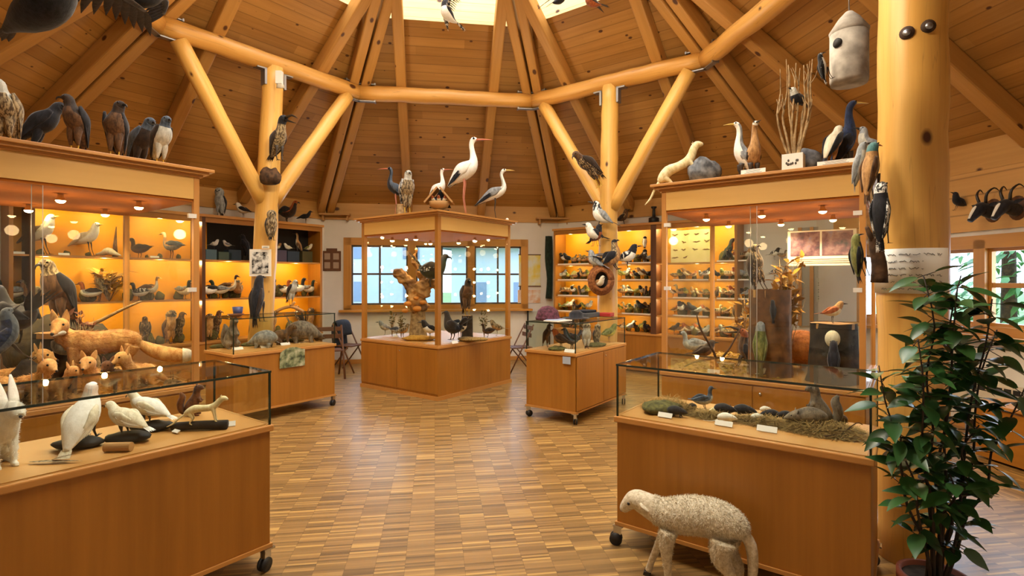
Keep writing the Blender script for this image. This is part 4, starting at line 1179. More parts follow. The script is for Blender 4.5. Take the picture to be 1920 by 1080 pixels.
topbird(256, .62, 'raptor', .52, ('f_bluegrey', 'f_darkbrown', 'f_bluegrey', 'f_bluegrey'), R(-20), 'slate dark hawk hunched behind the two right birds of the left cabinet roof', pitch=-.3)
topbird(300, .22, 'raptor', .45, ('f_bluegrey', 'f_palegrey', 'f_darkbrown', 'f_bluegrey'), R(-25), 'blue-grey falcon looking right at the right end of the left cabinet roof', legc='leg_yellow', pitch=-.15)
# birds hanging under the roof
def wire(p0, p1, label):
    mb = MB(); mb.tube([p0, p1], .0022, 6); o = mb.build('hanging_wire', 'steel'); tag(o, label, 'wire'); return o
def hang(x, y, d, kind, H, cols, yaw, label, pitch=0, roll=0, wlabel=None, **k):
    p = px(x, d, y) - Vector((0, 0, H * .55)); bird(kind, p, yaw, H, cols, label, pitch=pitch, roll=roll, legs=False, spread=True, **k)
    if wlabel:
        r = (up(p, 0) - OC).length
        wire(p + Vector((0, 0, H * .55)), p + Vector((0, 0, min(roof_z(r * .95) - p.z - .03, 3))), wlabel)
hang(120, 24, 2.7, 'gull', .62, ('f_darkbrown', 'f_black', 'f_darkbrown', 'f_darkbrown'), R(-15), 'large dark bird with spread wings hanging at the upper left', pitch=.1, roll=.2, wlabel='thin wire holding the large dark bird at upper left')
hang(262, -4, 3.1, 'gull', .42, ('f_navy', 'f_black', 'f_navy', 'f_navy'), R(20), 'blue-black hanging bird right of the large dark one at upper left', wlabel='thin wire holding the blue-black bird at upper left', beakc='beak_yellow')
hang(828, 20, 6.4, 'song', .34, PIEDB, R(200), 'small black and white bird hanging before the bright lantern panel', pitch=.5, wlabel='thin wire holding the small bird in the lantern')
hang(1058, -4, 6.4, 'song', .30, BLACKB, R(30), 'black bird hanging at the right lantern panel, the left one', pitch=.5, wlabel='thin wire holding the black bird by the right lantern panel')
hang(1104, 2, 6.6, 'song', .30, ('f_darkbrown', 'f_rust', 'f_darkbrown', 'f_rust'), R(160), 'brown bird hanging at the right lantern panel, the right one', pitch=.3, wlabel='thin wire holding the brown bird by the right lantern panel')

# ------------------------------------------------------------------ left post
def on_post(P, x, y, d): return px(x, d, y)
p = px(506, 6.62, 346)
rock(p, 0, .13, .09, .22, 'grey lichened burl on the left log post between its braces', 'bark', 'burl', 4, 'burl')
bird('bill', px(524, 6.55, 302), R(-35), .60, ('f_darkbrown', 'f_mottle', 'f_darkbrown', 'f_black'), 'slender dark bird with pale throat perched high on the left log post', pitch=-.02)
bird('owl', px(509, 6.60, 451), R(-50), .385, ('f_brown', 'f_mottle', 'f_black', 'f_mottle'), 'small brown owl on the left log post above the framed picture')
o = thing('picture_frame', 'white framed black and white animal picture pinned on left post', 'picture', px(488, 6.66, 518), R(4))
mb = MB(); mb.box((0, .004, .17), (.262, .012, .34)); mb.build('frame', 'white', o)
nt = NT('grey_animal_print'); q = nt.noise(nt.coord(), 14, 5, .6); nt.l(nt.ramp(q.outputs[0], [(.42, lin('0c0c0c')), (.58, lin('e0e0dc'))]), nt.b.inputs['Base Color'])
mb = MB(); mb.box((0, -.004, .17), (.2, .006, .27)); mb.build('print', nt.m, o)
bird('cling', px(484, 6.56, 604), R(80), .62, ('f_black', 'f_darkbrown', 'f_darkbrown', 'f_black'), 'dark grouse mounted head up on the left post below the picture')
card(px(498, 6.62, 466), R(5), .09, .035, 'small white label on the left post above the picture', 0)
def post_lamp(p, aim, label):
    o = thing('spotlight', label, 'spotlight', p)
    d = (Vector(aim) - p).normalized()
    mb = MB(); mb.box((0, 0, .0), (.07, .07, .16)); mb.build('bracket', 'clamp', o)
    mb = MB(); mb.tube([d * .02, d * .12], [.03, .05], 12); mb.build('lamp_head', 'clamp', o)
post_lamp(px(524, 6.62, 146), (-2.9, 7.2, 2.0), 'white clamp spotlight at the top of the left log post')

# ------------------------------------------------------------------ right post
b = bird('raptor', px(1126, 7.30, 348), R(-150), .62, ('f_darkbrown', 'f_streak', 'f_darkbrown', 'f_brown'), 'brown hawk bending forward at the fork of the right rear post', roll=.1, pitch=-.7, legc='leg_yellow')
bird('song', px(1118, 7.28, 432), R(170), .40, ('f_palegrey', 'f_white', 'f_grey', 'f_pied'), 'blue and white jay on the rear right post, upper left', pitch=.35)
bird('song', px(1112, 7.28, 462), R(200), .33, ('f_palegrey', 'f_white', 'f_black', 'f_white'), 'pale bird clinging below the jay on the rear right post', pitch=.1)
bird('song', px(1122, 7.28, 462), R(-60), .30, ('f_darkbrown', 'f_rust', 'f_black', 'f_black'), 'dark bird pressed against the rear right post under the pale birds', pitch=.3)
bird('grouse', px(1158, 7.28, 506), R(10), .46, ('f_mottle', 'f_buff', 'f_black', 'f_black'), 'brown and black grouse on the right side of the rear right post', pitch=.5)
bird('song', px(1178, 7.26, 506), R(-20), .36, PIEDB, 'magpie-like black and white bird right of the rear right post', pitch=.1)
bird('song', px(1110, 7.26, 510), R(150), .30, GREYB, 'small grey bird on the left of the rear right post by the nest', pitch=.3)
o = thing('hanging_nest', 'round woven nest ring with small bird on the rear right post', 'nest', px(1127, 7.22, 525), R(-90))
mb = MB()
for q in range(3):
    mb.tube([(.0 + .02 * q, (.155 - .02 * q) * math.cos(a * .314), (.185 - .022 * q) * math.sin(a * .314)) for a in range(21)], [.03] * 21, 8)
mb.build('rim', plain('woven_straw', '9a6030', .9, col2='6a3c1a', scale=40, bump=.6), o)
mb = MB(); mb.lathe([(.14, 0), (.12, .03), (.0, .06)], 16); mb.v = [(-v[2] * .6 - .0, v[0], v[1] * 1.1) for v in mb.v]; mb.build('lining', 'barkdark', o)
bird('song', px(1124, 7.18, 546), R(-60), .22, ('f_buff', 'f_cream', 'f_buff', 'f_cream'), 'small buff bird sitting inside the woven nest ring')
mb = MB(); mb.tube([P2 + Vector((0, 0, 1.94)), P2 + Vector((0, 0, 1.975))], [.155, .155], 24)
tag(mb.build('metal_band', 'steel'), 'pale band around the rear right log post above the nest', 'band')

# ------------------------------------------------------------------ roof of the central cabinet
z = ZT + .022
pL = lambda x, off=.22: up(hit(x, COc + AX * off, BX), z)
pR = lambda x, off=.22: up(hit(x, COc + BX * off, AX), z)
p = pL(741, .25); bird('stork', p, LEFT, hpx(96, p), ('f_bluegrey', 'f_black', 'f_bluegrey', 'f_black'), 'slate ibis-like bird with red bill at left on the central cabinet roof', beakc='beak_red', pitch=-.0, legc='leg_red')
p = pL(764, .12); bird('raptor', p, R(-60), hpx(86, p), ('f_palegrey', 'f_mottle', 'f_pied', 'f_palegrey'), 'grey and white mottled bird of prey on the central cabinet roof', legc='leg_yellow')
p = pL(752, .1); stump(p, 0, .07, .16, 'pale birch stub under the mottled bird on central roof', 'branch', 'branch_stub', seed=5)
p = up(COc + (AX + BX) * .16, z); p = px(824, p.y, z=z)
o = thing('nest_house', 'small wooden gabled nest house with chicks on the central cabinet roof', 'nest box', p, 0)
w, h = hpx(26, p), hpx(50, p)
for s in (-1, 1):
    mb = MB(); a = math.atan2(h * .62, w); mb.box((s * w * .55, 0, h * .62), (w * 1.42, .24, .022), 0, (0, s * a, 0), 0); mb.build('roof_board', 'cutwood', o)
mb = MB(); mb.add([(-w * .8, .08, h * .2), (w * .8, .08, h * .2), (0, .08, h * .92), (-w * .8, .1, h * .2), (w * .8, .1, h * .2), (0, .1, h * .92)], [(0, 1, 2), (3, 5, 4), (0, 3, 4, 1), (1, 4, 5, 2), (2, 5, 3, 0)]); mb.build('back', 'dark', o)
mb = MB(); mb.lathe([(.03, 0), (.12, .05), (.15, .12), (.12, .12), (.0, .08)], 16, 0, (0, -.02, .02)); mb.build('nest_cup', 'cutwood', o)
mb = MB(); mb.box((0, 0, .011), (w * 1.5, .22, .022)); mb.build('floor_board', 'barkdark', o)
for i, (dx, lab) in enumerate(((-.07, 'swallow chick at left in the nest house on the central roof'), (.0, 'middle swallow chick in the nest house on the central roof'), (.07, 'swallow chick at right in the nest house on the central roof'))):
    bird('song', p + Vector((dx, -.05, .10)), R(-90 + 30 * (i - 1)), .13, ('f_navy', 'f_cream', 'f_navy', 'f_rust'), lab, group=None, legs=False)
p = pL(822, .60); bird('stork', p, R(-25), hpx(92, p), ('f_white', 'f_white', 'f_white', 'f_white', 'f_black', 'f_black'), 'smaller white stork with red bill standing behind the nest house', beakc='beak_red', legc='leg_red')
p = pR(873, .18); bird('stork', p, R(-8), hpx(149, p), ('f_white', 'f_white', 'f_white', 'f_white', 'f_black', 'f_black'), 'tall white stork with black wing edge on the central cabinet roof', beakc='beak_red', legc='leg_red')
p = pR(930, .18); bird('heron', p, R(-5), hpx(100, p), ('f_palegrey', 'f_white', 'f_grey', 'f_white', 'f_black'), 'grey heron with yellow bill at right on the central cabinet roof', beakc='beak_yellow')
p = pR(951, .1); mb = MB(); mb.ball((0, 0, .03), (.026, .026, .032), 12); tag(mb.build('white_egg', 'white', loc=p), 'white egg on the right end of the central cabinet roof', 'egg')
p = pR(893, .1); mb = MB(); mb.box((0, 0, .01), (.17, .10, .02)); tag(mb.build('base_board', 'cutwood', loc=p), 'light base board beside the tall stork feet', 'board')

# ------------------------------------------------------------------ roof of the right cabinet
z = ZT + .022
pT = lambda x, off=.2: up(hit(x, FLb + AX * off, BX), z)
p = pT(1322, .2); rock(p, .3, .17, .12, .24, 'grey rock under the pale marten on the right cabinet roof', seed=6)
p = pT(1291, .12); mammal('weasel', p + Vector((0, 0, .0)), R(-8), .46, 'u_ermine', 'pale yellow marten climbing the grey rock on the right cabinet roof', name='mounted_marten', pitch=.5, tailc='u_ermine')
p = pT(1388, .22); bird('cormorant', p, LEFT - .2, hpx(112, p), ('f_grey', 'f_white', 'f_grey', 'f_white'), 'slim grebe facing left on the right cabinet roof', beakc='beak_yellow')
p = pT(1414, .2); bird('cormorant', p, FRONT, hpx(108, p), ('f_brown', 'f_buff', 'f_darkbrown', 'f_white'), 'brown-breasted grebe beside the slim grebe on the right cabinet roof')
card(pT(1412, -.03), YA + R(-90), .2, .045, 'white label board before the two grebes', -5)
p = pT(1488, .1)
o = thing('branch_pot', 'white square pot with tall bare branches on the right cabinet roof', 'potted branches', p, YA - R(90))
mb = MB(); mb.box((0, 0, .075), (.16, .14, .15)); mb.build('pot', 'white', o)
mb = MB(); rr = random.Random(4)
for i in range(9): mb.ball((rr.uniform(-.05, .05), -.071, .075 + rr.uniform(-.02, .02)), (.008, .002, .012), 6)
mb.build('pot_picture', 'ink', o)
rr = random.Random(8)
for i, (x0, x1, xt) in enumerate(((-.03, -.12, -.10), (-.02, -.09, -.05), (.0, -.03, -.045), (.0, .0, .02), (.01, .03, .05), (.02, .09, .08), (.03, .12, .12), (.03, .13, .135), (.02, .06, .10))):
    mb = MB(); tp = rr.uniform(.88, .98)
    P = [(x0, rr.uniform(-.02, .02), .12), ((x0 + x1) * .5 + rr.uniform(-.02, .02), rr.uniform(-.03, .03), .3), (x1, rr.uniform(-.05, .05), .5), (xt + rr.uniform(-.02, .02), rr.uniform(-.05, .05), .72), (xt, rr.uniform(-.05, .05), tp)]
    mb.loft(P, [.011, .01, .008, .006, .003], 7, 3)
    for j in range(3):
        q = Vector(P[rr.choice((2, 3))]); e = q + Vector((rr.uniform(-.05, .05), rr.uniform(-.04, .04), rr.uniform(.08, .2))); mb.loft([q, q.lerp(e, .5) + Vector((.01, 0, 0)), e], [.005, .004, .002], 6, 2)
    mb.build('branch', 'branch', o)
bird('song', p + AX * -.02 + Vector((.02, 0, .52)), R(200), .2, ('f_darkbrown', 'f_black', 'f_darkbrown', 'f_palegrey'), 'small dark bird roosting among the bare branches', pitch=.2)
p = pT(1515, .32); rock(p, 0, .12, .10, .22, 'dark grey rounded stone behind the white branch pot', 'rock', seed=9)
p = pT(1556, .12); bird('raptor', p, R(25), hpx(92, p), ('f_cream', 'f_buff', 'f_black', 'f_cream', 'f_black'), 'pale brown and black diving bird leaning at right on the cabinet roof', pitch=-.25, beakc='beak_dark')
p = pT(1590, .36); bird('cormorant', p, R(-5), hpx(136, p), ('f_navy', 'f_navy', 'f_black', 'f_navy'), 'tall blue-black cormorant with pale hooked bill on the right cabinet roof', beakc='beak_yellow')
p = pT(1606, .14); bird('gull', p, LEFT - .4, hpx(72, p), GREYB, 'small grey gull at the right end of the right cabinet roof', pitch=.5)
card(pT(1567, -.03), YA - R(90), .26, .04, 'long white label board at the right end of the cabinet roof', -5)

# ------------------------------------------------------------------ thick front post: birds, paper sign
dd = 2.94
bird('cling', px(1634, dd, 372), R(20), .335, ('f_buff', 'f_mottle', 'f_brown', 'f_teal'), 'buff hanging duck with blue-green head at the front post', pitch=.0, beakc='beak_red')
bird('cling', px(1614, dd + .12, 352), R(-30), .28, GREYB, 'grey bird half hidden behind the buff duck at the front post')
bird('cling', px(1654, dd - .06, 458), R(40), .36, ('f_black', 'f_pied', 'f_pied', 'f_pied'), 'black and white barred woodpecker clinging to the thick front post', pitch=.1)
bird('cling', px(1618, dd, 520), R(10), .26, ('f_olive', 'f_black', 'f_black', 'f_olive'), 'dark bird with yellow neck on the bark branch by the front post', pitch=.25)
branchy('bark_branch', px(1645, dd, 530), 0, 'thick bark branch fixed to the left side of the front post', [([(0.01, 0, 0), (.01, 0, .1), (-.01, 0, .2), (-.02, 0, .28)], .042, .028), ([(-.01, 0, .2), (-.05, -.01, .27), (-.06, 0, .31)], .016, .01), ([(0, 0, .22), (.03, -.02, .29), (.05, 0, .34)], .016, .01)], 'bark')
o = thing('paper_sign', 'white handwritten paper wrapped around the thick front post', 'sign', (P3.x, P3.y, 0))
mb = MB(); z0, z1 = 1.525, 1.775; rs = .181; base = math.atan2(-P3.y, -P3.x)
N = 18; A0, A1 = base - 1.45, base + 1.02
vs = []; fs = []
for i in range(N + 1):
    a = A0 + (A1 - A0) * i / N
    for r_ in (rs, rs + .0015):
        for zz in (z0, z1): vs.append((r_ * math.cos(a), r_ * math.sin(a), zz))
for i in range(N):
    b0, b1 = i * 4, i * 4 + 4
    fs += [(b0 + 2, b1 + 2, b1 + 3, b0 + 3), (b0, b0 + 1, b1 + 1, b1), (b0 + 1, b0 + 3, b1 + 3, b1 + 1), (b0, b1, b1 + 2, b0 + 2)]
mb.add(vs, fs, 0, None, True); mb.build('sheet', 'white', o)
mb = MB(); rr = random.Random(3)
for row in range(6):
    zz = z1 - .035 - row * .038; a = A0 + .45 + rr.uniform(0, .15)
    end = A1 - (.25 if row not in (1, 2, 5) else .75)
    while a < end:
        wl = rr.uniform(.10, .32)
        P = []
        q = a
        while q < min(a + wl, end): P.append(((rs + .003) * math.cos(q), (rs + .003) * math.sin(q), zz + rr.uniform(-.006, .007))); q += .022
        if len(P) > 1: mb.tube(P, .0014, 4)
        a += wl + .06
mb.build('handwriting', 'ink', o)

# hanging nest box with woodpecker
p = px(1592, 2.75, 158)
o = thing('nest_box', 'grey cylindrical nest box with conical lid hanging at upper right', 'nest box', p)
M['woodcrete'] = plain('grey_woodcrete', 'b8b0a6', .9, col2='8c857c', scale=14, bump=.2)
mb = MB(); mb.lathe([(.0, .0), (.083, .0), (.088, .02), (.088, .27), (.08, .272)], 26); mb.build('body', 'woodcrete', o)
mb = MB(); mb.lathe([(.088, .262), (.092, .275), (.05, .34), (.018, .375), (.0, .38)], 26); mb.build('lid', 'woodcrete', o)
mb = MB(); mb.tube([(-.070, -.03, .2), (-.0855, -.034, .2)], [.024, .024], 16); mb.build('entrance_hole', 'dark', o)
mb = MB(); mb.tube([(0, 0, .37), (.0, 0, .45), (-.004, 0, .95)], .003, 6); mb.build('wire', 'steel', o)
bird('cling', px(1553, 2.72, 150), R(-5), .155, ('f_black', 'f_white', 'f_pied', 'f_pied'), 'small pied woodpecker clinging to the hanging nest box', pitch=.35)

# ------------------------------------------------------------------ right wall pieces
def horned_head(x, y, label):
    q = wall_hit(2, x, .0); p = up(q, zat(y, q))
    o = thing('horned_head', label, 'trophy', p, math.atan2(-wall_dir(2).y, -wall_dir(2).x))
    mb = MB(); mb.loft([(.01, 0, 0), (.03, 0, 0)], [(.10, .13), (.09, .12)], 18, 1, side=(0, 1, 0)); mb.build('shield', 'brown_ply', o)
    mb = MB(); mb.loft([(.03, 0, -.03), (.10, 0, 0), (.17, 0, .02), (.24, 0, -.04), (.30, 0, -.11)], [.06, .065, .065, .045, .025], 12, 3); mb.build('head', 'f_black', o)
    mb = MB(); mb.loft([(.17, 0, .07), (.25, 0, .01), (.31, 0, -.09)], [(.02, .02), (.02, .018), (.012, .01)], 8, 2); mb.build('face_blaze', 'f_white', o)
    for s in (-1, 1):
        mb = MB(); mb.loft([(.15, s * .03, .07), (.16, s * .05, .16), (.10, s * .07, .22), (.05, s * .08, .19)], [.015, .012, .008, .003], 8, 3); mb.build('horn', 'beak_dark', o)
        mb = MB(); mb.leaf((.14, s * .05, .04), (.12, s * .14, .07), .04, (1, 0, 0)); mb.build('ear', 'f_black', o)
horned_head(1866, 395, 'black chamois head with hooked horns, left of the two on right wall')
horned_head(1912, 390, 'black chamois head with hooked horns, right of the two on right wall')
q = wall_hit(2, 1790, .12); bird('song', up(q, zat(395, q)), R(175), .20, BLACKB, 'small black long-tailed bird on the boarding beside the front post', pitch=.4)
# convector heater and bench
q = wall_hit(2, 1865, .07); ya = math.atan2(wall_tan(2).y, wall_tan(2).x)
o = thing('wall_heater', 'white wall heater with dark grille under the right window', 'heater', up(q, 0), ya)
mb = MB(); mb.box((0, 0, .34), (.7, .1, .42)); mb.build('casing', plain('heater_white', 'cbbfae', .5), o, bevel=.01)
mb = MB()
for i in range(7): mb.box((-.25 + i * .083, -.053, .50), (.06, .012, .05))
mb.build('grille', 'dark', o)
mb = MB()
for s in (-1, 1): mb.box((s * .25, 0, .065), (.04, .08, .13))
mb.build('foot', 'steel', o)
p = on_plane(1925, 890, 0)
o = thing('wooden_bench', 'orange wooden bench box at the right edge of the photo', 'bench', p, ya)
mb = MB(); mb.box((.0, .25, .25), (.9, .42, .46), 0, None, 0); mb.build('base', 'cherry', o, bevel=.004)
mb = MB(); mb.box((.0, .25, .495), (.96, .48, .03)); mb.build('seat', 'edge', o, bevel=.004)

# ------------------------------------------------------------------ back wall
def on_back(x, y, inset=.012): q = wall_hit(0, x, inset); return up(q, zat(y, q))
yb = math.atan2(wall_tan(0).y, wall_tan(0).x)
p = on_back(622, 508)
o = thing('wall_plaque', 'dark brown carved plaque with four pale badges on the back wall', 'plaque', p, yb)
mb = MB(); mb.box((0, 0, .19), (.34, .02, .38)); mb.box((0, 0, .40), (.2, .02, .06)); mb.build('board', 'brown_ply', o, bevel=.006)
for i in (-1, 1):
    for j in (-1, 1):
        mb = MB(); mb.box((i * .08, -.014, .19 + j * .085), (.105, .01, .12)); mb.build('badge', plain('pewter_badge', 'a08a78', .5), o, bevel=.01)
nt = NT('map_print'); q = nt.noise(nt.mapping(nt.coord(), scale=(1, 1, 1.0)), 3.2, 4, .55)
nt.l(nt.ramp(q.outputs[0], [(.40, lin('d4d8d0')), (.52, lin('d8cf8a')), (.6, lin('dcc43c'))]), nt.b.inputs['Base Color'])
p = on_back(993, 537); o = thing('wall_map', 'yellow and grey regional map hanging beside the rear window', 'map', p, yb)
mb = MB(); mb.box((0, 0, .32), (.44, .006, .62)); mb.build('sheet', nt.m, o)
mb = MB(); mb.box((0, -.004, .005), (.46, .014, .02)); mb.box((0, -.004, .635), (.46, .014, .02)); mb.build('rail', 'brown_ply', o)
nt = NT('poster_print'); q = nt.noise(nt.coord(), 9, 3, .5); nt.l(nt.ramp(q.outputs[0], [(.4, lin('d8cfc4')), (.62, lin('d0a078'))]), nt.b.inputs['Base Color'])
p = on_back(992, 568); mb = MB(); mb.box((0, 0, .13), (.46, .006, .26)); tag(mb.build('wall_poster', nt.m, loc=p, rot=(0, 0, yb)), 'small pale pink poster below the yellow map', 'poster')
p = on_back(1010, 655, .04); o = thing('roller_panel', 'pale grey-green panel leaning under the poster at the back wall', 'panel', up(p, 0), yb)
mb = MB(); mb.box((0, 0, .50), (.42, .02, .95)); mb.build('panel', plain('pale_panel', 'b8bcae', .6), o)
mb = MB()
for s in (-1, 1): mb.box((s * .22, 0, .5), (.03, .03, 1.0))
mb.build('frame', 'dark', o)
p = on_back(1029, 560, .1)
o = thing('hanging_pelt', 'dark folded cloth strip hanging left of the right shelf cabinet', 'cloth', p, yb)
mb = MB(); mb.loft([(0, 0, 1.25), (0, 0, .8), (.02, 0, .4), (0, 0, 0)], [(.07, .03), (.08, .035), (.06, .03), (.07, .03)], 10, 3, side=(1, 0, 0)); mb.build('cloth', 'f_greenblack', o)
mb = MB(); mb.tube([(0, .09, 1.25), (0, -.02, 1.25)], .008, 6); mb.build('hook', 'steel', o)
for x, y, w, lab in ((628, 402, .55, 'light spare board lying on the wall plate above the left wall plaque'), (1038, 410, .7, 'light spare board lying above the right shelf cabinet end')):
    q = wall_hit(0, x, .14); mb = MB(); mb.box((0, 0, 0), (w, .16, .03)); mb.box((w * .4, .06, -.06), (.03, .14, .1)); mb.box((-w * .4, .06, -.06), (.03, .14, .1))
    tag(mb.build('wall_ledge', 'cutwood', loc=up(q, zat(y, q) + .0), rot=(0, 0, yb)), lab, 'ledge')

def folding_chair(p, yaw, label, jacket=None):
    o = thing('folding_chair', label, 'chair', up(p, 0), yaw)
    mw = 'brown_ply'
    for s in (-1, 1):
        mb = MB(); mb.tube([(-.26, s * .2, .0), (.18, s * .2, .84)], .016, 8, flat=.7); mb.build('leg', mw, o)
        mb = MB(); mb.tube([(.26, s * .17, .0), (-.12, s * .17, .46)], .016, 8, flat=.7); mb.build('leg', mw, o)
    mb = MB()
    for i in range(5): mb.box((-.16 + i * .075, 0, .45), (.06, .36, .018))
    mb.build('seat', mw, o)
    mb = MB()
    for zz in (.66, .78): mb.box((.18 * zz / .84 - .005 + .03 * (zz - .7), 0, zz), (.016, .40, .07))
    mb.build('backrest', mw, o)
    if jacket:
        j = thing('jacket', jacket, 'jacket', up(p, 0), yaw)
        mb = MB(); mb.loft([(.17, 0, .35), (.2, 0, .6), (.21, 0, .8), (.16, 0, .87), (.1, 0, .8), (.08, 0, .62)], [(.2, .03), (.21, .035), (.2, .03), (.18, .03), (.19, .03), (.2, .025)], 12, 3, side=(0, 1, 0)); mb.build('cloth', 'jacketcloth', j)
M['jacketcloth'] = plain('dark_blue_cloth', '141a28', .9, noise=.3, scale=20, bump=.4)
folding_chair(px(619, 8.7), R(115), 'brown wooden folding chair below the wall plaque')
folding_chair(px(654, 9.35), R(160), 'wooden chair left of the central cabinet hung with a dark jacket', 'dark blue jacket over the chair left of the central cabinet')
folding_chair(px(974, 9.1), R(20), 'wooden chair right of the central cabinet beside the pale panel')

# ------------------------------------------------------------------ left wall shelves
def srow(k, xs, z, ins, kinds, labelf, group, seed, Hs=(.2, .3), cards=False):
    rr = random.Random(seed)
    for i, x in enumerate(xs):
        kd = kinds[i % len(kinds)]
        q = up(wall_hit(k, x, ins), z)
        yaw = rr.choice((LEFT, RIGHT, R(-60), R(-120), R(200), R(-20)))
        bird(kd[0], q, yaw, kd[2] * rr.uniform(1.0, 1.3), kd[1], labelf(i, x, kd), group=group, n=10, blades=3, beakc=kd[3] if len(kd) > 3 else 'beak_dark', name=kd[4] if len(kd) > 4 else 'mounted_bird')
ORD = ['first', 'second', 'third', 'fourth', 'fifth', 'sixth', 'seventh', 'eighth', 'ninth', 'tenth', 'eleventh', 'twelfth', 'thirteenth', 'fourteenth', 'fifteenth', 'sixteenth', 'seventeenth', 'eighteenth']
zt, zm, zl = 1.911, 1.311, .67
def wl(x, z, kind, H, cols, yaw, label, **k): return bird(kind, up(wall_hit(-1, x, .24), z), yaw, H, cols, label, **k)
wl(88, zt, 'gull', .50, ('f_palegrey', 'f_white', 'f_brown', 'f_white'), R(5), 'large white gull on the top left shelf, leftmost of the pale birds', beakc='beak_yellow', pitch=.25)
wl(172, zt, 'gull', .44, ('f_cream', 'f_white', 'f_cream', 'f_white'), R(0), 'cream gull with long tail on the top left shelf', beakc='beak_yellow', pitch=.2)
p = up(wall_hit(-1, 203, .22), zt)
o = thing('animal_skull', 'pale skull plate on the top left shelf beside the cream gull', 'skull', p, R(10))
mb = MB(); mb.loft([(-.14, 0, .03), (-.06, 0, .05), (0, 0, .08), (.07, 0, .05), (.15, 0, .02)], [(.03, .015), (.06, .03), (.07, .05), (.06, .03), (.02, .01)], 10, 3); mb.build('skull', 'f_cream', o)
p = up(wall_hit(-1, 216, .18), zt); mb = MB(); mb.loft([(0, 0, 0), (0, 0, .2), (.015, 0, .42)], [.035, .022, .006], 10, 3)
tag(mb.build('upright_horn', 'f_brown', loc=p), 'dark upright horn behind the skull on the top left shelf', 'horn')
wl(262, zt, 'duck', .30, DARKB, LEFT, 'dark duck half hidden by the cabinet post, top left shelf')
wl(322, zt, 'goose', .40, ('f_buff', 'f_grey', 'f_bluegrey', 'f_cream'), LEFT, 'goose with cream head at the right of the top left shelf')
for i, x in enumerate((35, 120, 290)):
    card(up(wall_hit(-1, x, .36), zt), YA, .11, .03, ('pale label at the left end of the top left shelf', 'pale label under the cream gull on top left shelf', 'pale label under the goose on top left shelf')[i])
def ml_label(level):
    pos = {1: 'on the middle left shelf', 2: 'on the bottom left shelf'}[level]
    nm = {'duck': 'duck', 'goose': 'goose', 'raptor': 'bird of prey', 'owl': 'owl', 'gull': 'gull', 'song': 'songbird', 'grouse': 'grouse', 'heron': 'heron', 'cormorant': 'diving bird'}
    def f(i, x, kd):
        side = 'behind the fox cabinet' if x < 370 else ('left of the post' if x < 455 else 'right of the post')
        return '%s %s %s %s, %s from left' % (kd[5], nm[kd[0]], pos, side, ORD[i])
    return f
K1 = [('duck', TEALB, .26, 'beak_yellow', 'mounted_duck', 'green-headed'), ('grouse', MOTT, .30, 'beak_dark', 'mounted_grouse', 'speckled'), ('owl', BROWNB, .26, 'beak_dark', 'mounted_owl', 'brown'), ('duck', ('f_grey', 'f_white', 'f_darkbrown', 'f_rust'), .25, 'beak_dark', 'mounted_duck', 'rust-headed'), ('raptor', MOTT, .34, 'beak_dark', 'mounted_bird', 'mottled'), ('duck', PIEDB, .24, 'beak_dark', 'mounted_duck', 'pied'), ('goose', BUFFB, .34, 'beak_yellow', 'mounted_goose', 'buff')]
srow(-1, [20, 62, 108, 170, 186, 262, 282, 345], zm, .26, K1, ml_label(1), None, 11)
K2 = [('duck', ('f_white', 'f_white', 'f_black', 'f_black'), .30, 'beak_red', 'mounted_duck', 'black-headed white'), ('duck', TEALB, .26, 'beak_yellow', 'mounted_duck', 'dark-headed'), ('goose', ('f_buff', 'f_cream', 'f_brown', 'f_darkbrown'), .34, 'beak_dark', 'mounted_goose', 'buff-backed')]
def lab3(i, x, kd): return '%s %s, middle left shelf %s the post, %s' % (kd[5], kd[0], 'left of' if x < 480 else 'right of', ('at the left end', 'next to the left end', 'in the centre', 'close to the post', 'just past the post', 'by the bright lamp', 'next to the right end', 'at the right end')[i])
srow(-1, [392, 412, 430, 446, 512, 532, 556, 578], zm, .26, K2 + K1[1:4], lab3, None, 12)
K4 = [('raptor', BROWNB, .40, 'beak_dark', 'mounted_bird', 'streaked'), ('owl', ('f_streak', 'f_buff', 'f_brown', 'f_streak'), .40, 'beak_dark', 'mounted_owl', 'pale-faced')]
srow(-1, [272, 320, 338, 392, 408, 512, 560, 582], zl, .24, K4, ml_label(2), None, 13)
tool_lines(up(wall_hit(-1, 205, .25), zm), 0, 34, .26, .42, 'dryleaf', 'yellow dry leaf bush in the middle left shelf behind the fox', seed=4, leafw=.05) if 'dryleaf' in M else None
rk = None; rr = random.Random(31)
for lv, (z, lname) in enumerate(((zl, 'bottom left shelf'), (zm, 'middle left shelf'), (zt, 'top left shelf'))):
    for i, x in enumerate((30, 75, 125, 165, 240, 275, 300, 335, 398, 422, 440, 520, 545, 570, 588)):
        if lv == 2 and x > 350: continue
        q = up(wall_hit(-1, x, .16), z)
        lab = 'mossy mound on the %s, %s from left' % (lname, ORD[i])
        if rk is None: rk = rock(q, 0, .12, .08, .20, lab, 'moss', 'perch_mound', 8, 'mound'); rk['group'] = 'perch mounds on the left wall shelves'
        else: dup(rk, q, rr.uniform(0, 6), lab, 'perch mounds on the left wall shelves', rr.uniform(.5, 1.0) * (.4 if lv == 2 else 1))
